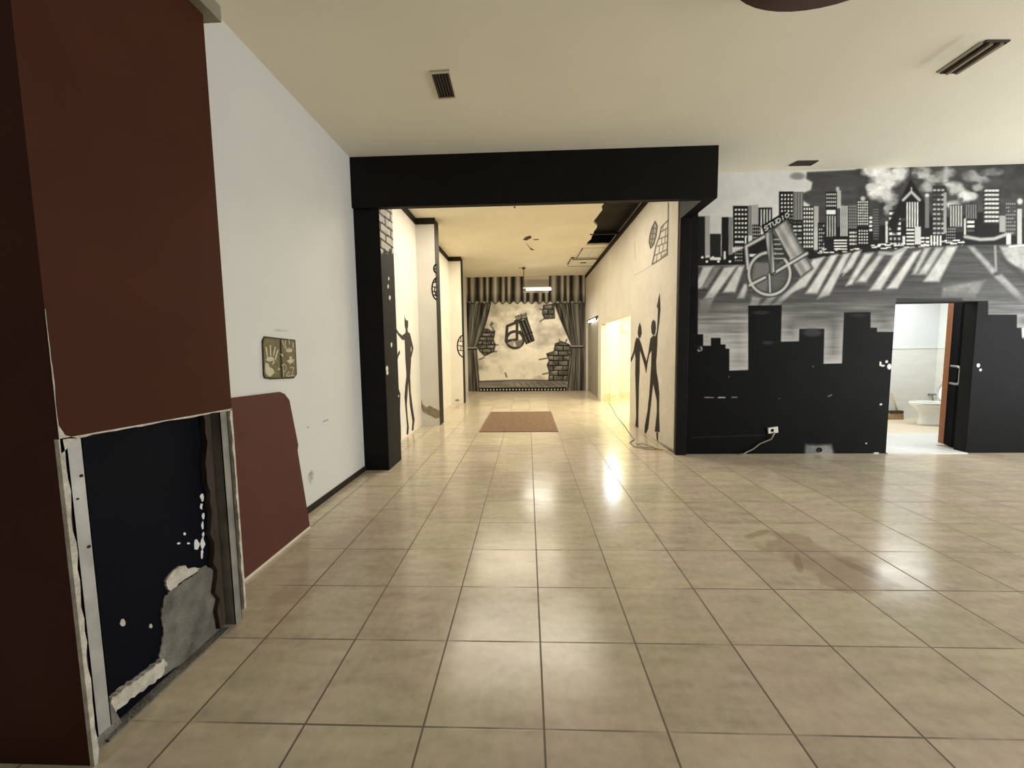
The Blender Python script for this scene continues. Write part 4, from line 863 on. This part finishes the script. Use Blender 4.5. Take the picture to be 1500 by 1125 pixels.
B(2.052, 2.125, 12.05, 13.9, GZ-.05, GZ-.003).build('housing', MT['oldwood'], lb2, bevel=.004); MB().tube([(2.06, 12.5, GZ-.075), (2.06, 13.8, GZ-.075)], .03, 10).build('lamp_tube', MT['tube'], lb2, smooth=True)
for yy in (12.46, 13.84): B(2.053, 2.10, yy-.03, yy+.03, GZ-.11, GZ-.05).build('tube_holder', MT['oldwood'], lb2)
ac = thing('air_conditioner', 'white boxy air conditioner set into the corridor ceiling', 'air conditioner', (1.6, 11.5, ZK))
MB().prism([(1.24, 12.55, ZK-.0005), (1.26, 11.66, ZK-.0005), (1.98, 11.66, ZK-.0005), (1.98, 12.6, ZK-.0005)], (0, 0, -.07)).build('casing', MT['acwhite'], ac, bevel=.006)
MB().prism([(1.32, 11.62, ZK-.0005), (1.42, 10.62, ZK-.0005), (1.97, 10.62, ZK-.0005), (1.97, 11.62, ZK-.0005)], (0, 0, -.025)).build('panel', MT['acwhite'], ac, bevel=.004)
B(1.55, 1.72, 12.02, 12.14, ZK-.076, ZK-.071).build('air_slot', MT['dark'], ac)
MB().tube([(1.24, 12.55, ZK-.02), (1.26, 11.66, ZK-.02), (1.40, 11.60, ZK-.02), (1.42, 10.62, ZK-.02)], .016, 6).build('edge_gap', MT['oldwood'], ac)
MB().tube([(1.27, 11.64, ZK-.074), (1.98, 11.64, ZK-.074)], .010, 6).build('edge_gap', MT['oldwood'], ac)
MB().tube([(1.25, 12.56, ZK-.07), (1.98, 12.60, ZK-.07)], .010, 6).build('edge_gap', MT['oldwood'], ac)
B(1.69, 1.70, 10.63, 11.61, ZK-.029, ZK-.026).build('seam', MT['ventrim'], ac)
# rug
r_ = B(-.895, .545, 7.30, 9.68, 0.0005, .009).build('rug', MT['rug'], loc=(-.17, 8.49, 0)); tag(r_, 'flat worn brown rug on the corridor floor', 'rug')
# cables and sockets
P = at(1131, 630, 1, YM)
so = thing('wall_socket', 'white socket plate low on the black painted wall', 'socket', (P[0], YM, P[2]))
MB().prism(outline([(1124, 626.5), (1138.5, 624.5), (1139, 633.5), (1124.5, 635)], 1, YM-.002), (0, -.02, 0)).build('plate', MT['plastic'], so, bevel=.003)
MB().rings([[(P[0]-.01+r*math.cos(k*.5236), YM-.0225, P[2]+r*math.sin(k*.5236)) for k in range(12)] for r in (.022, .004)]).build('outlet_hole', MT['slat'], so)
ca = MB().tube([(P[0]+.02, YM-.03, P[2]-.03), (P[0]-.03, YM-.035, P[2]-.12), tuple(at(1113, 650, 1, YM-.03)), tuple(at(1103, 658, 1, YM-.03)), (at(1095, 663, 1, YM-.03)[0], YM-.03, .04), (2.98, YM-.04, .008), (2.90, YM-.05, .008)], .009, 8).build('cable', MT['cable'], loc=(P[0], YM-.03, 0), smooth=True); tag(ca, 'short beige cable drooping from the white socket to the floor', 'cable')
Ph = at(1200, 659, 1, YM)
ho = MB().rings([[(Ph[0]+r*math.cos(k*.5236), yy, Ph[2]+r*math.sin(k*.5236)) for k in range(12)] for r, yy in ((.036, YM-.001), (.032, YM-.014), (.02, YM-.014), (.018, YM-.006))]).build('pipe_stub', MT['dark'], loc=tuple(Ph)); tag(ho, 'small black pipe stub in the bare patch at the wall foot', 'pipe')
pts = [(2.27, 11.40, .55), (2.28, 11.41, .35), (2.27, 11.40, .12), (2.22, 11.2, .008), (2.08, 10.0, .008), (1.935, 8.92, .008), (1.85, 7.8, .008), (1.78, 7.2, .008), (1.72, 6.6, .008), (1.60, 6.4, .008), (1.60, 6.12, .010), (1.72, 5.98, .012), (1.86, 5.93, .010), (1.88, 6.1, .010), (1.76, 6.3, .012), (1.66, 6.25, .016), (1.70, 6.05, .018), (1.84, 6.0, .018), (1.95, 5.9, .008)]
c2 = MB().tube(pts, .006, 6).build('cable', MT['cable2'], loc=(1.9, 8.9, 0), smooth=True); tag(c2, 'thin dark cable trailing from the lit doorway and coiled on the floor', 'cable')

# ------------------------------------------------------------------ light
def area(name, loc, rot, sx, sy, power, col):
    l = bpy.data.lights.new(name, 'AREA'); l.shape = 'RECTANGLE'; l.size = sx; l.size_y = sy; l.energy = power; l.color = col
    o = bpy.data.objects.new(name, l); COL.objects.link(o); o.location = loc; o.rotation_euler = rot; return o
R = math.radians
area('daylight through shop window', (8.98, 2.4, 1.75), (0, R(90), 0), 2.6, 4.8, 450, (.94, .97, 1.0))
area('added corridor fill behind beam', (-.1, 7.2, 3.98), (0, 0, 0), 2.6, 2.0, 110, (1.0, .92, .76))  # added unseen fill to brighten the corridor, no fitting there
area('added corridor fill middle', (-.3, 10.2, 3.98), (0, 0, 0), 2.2, 2.0, 95, (1.0, .89, .68))  # added fill under the bare ceiling, no fitting there
area('stage lamp', (.35, Yl-.1, zl-.06), (0, 0, 0), 1.0, .7, 45, (1.0, .92, .75))
area('side room lamp', (3.5, 10.0, 2.95), (0, 0, 0), 2.0, 2.4, 200, (1.0, .95, .70))
area('added floor glare light', (2.36, 11.43, 2.38), (R(-90), 0, 0), .25, .45, 32, (.86, .94, 1.0))  # added unseen source, placed for the cool glare on the floor
area('toilet lamp', (6.3, 7.2, 2.66), (0, 0, 0), 2.4, 1.8, 84, (.97, 1.0, .99))
w = bpy.data.worlds.new('world'); SC.world = w; w.use_nodes = True
w.node_tree.nodes['Background'].inputs[0].default_value = (.75, .85, 1, 1); w.node_tree.nodes['Background'].inputs[1].default_value = .15
SC.view_settings.view_transform = 'Standard'; SC.view_settings.look = 'None'; SC.view_settings.gamma = 1; SC.view_settings.exposure = 0
SC.view_settings.use_curve_mapping = False
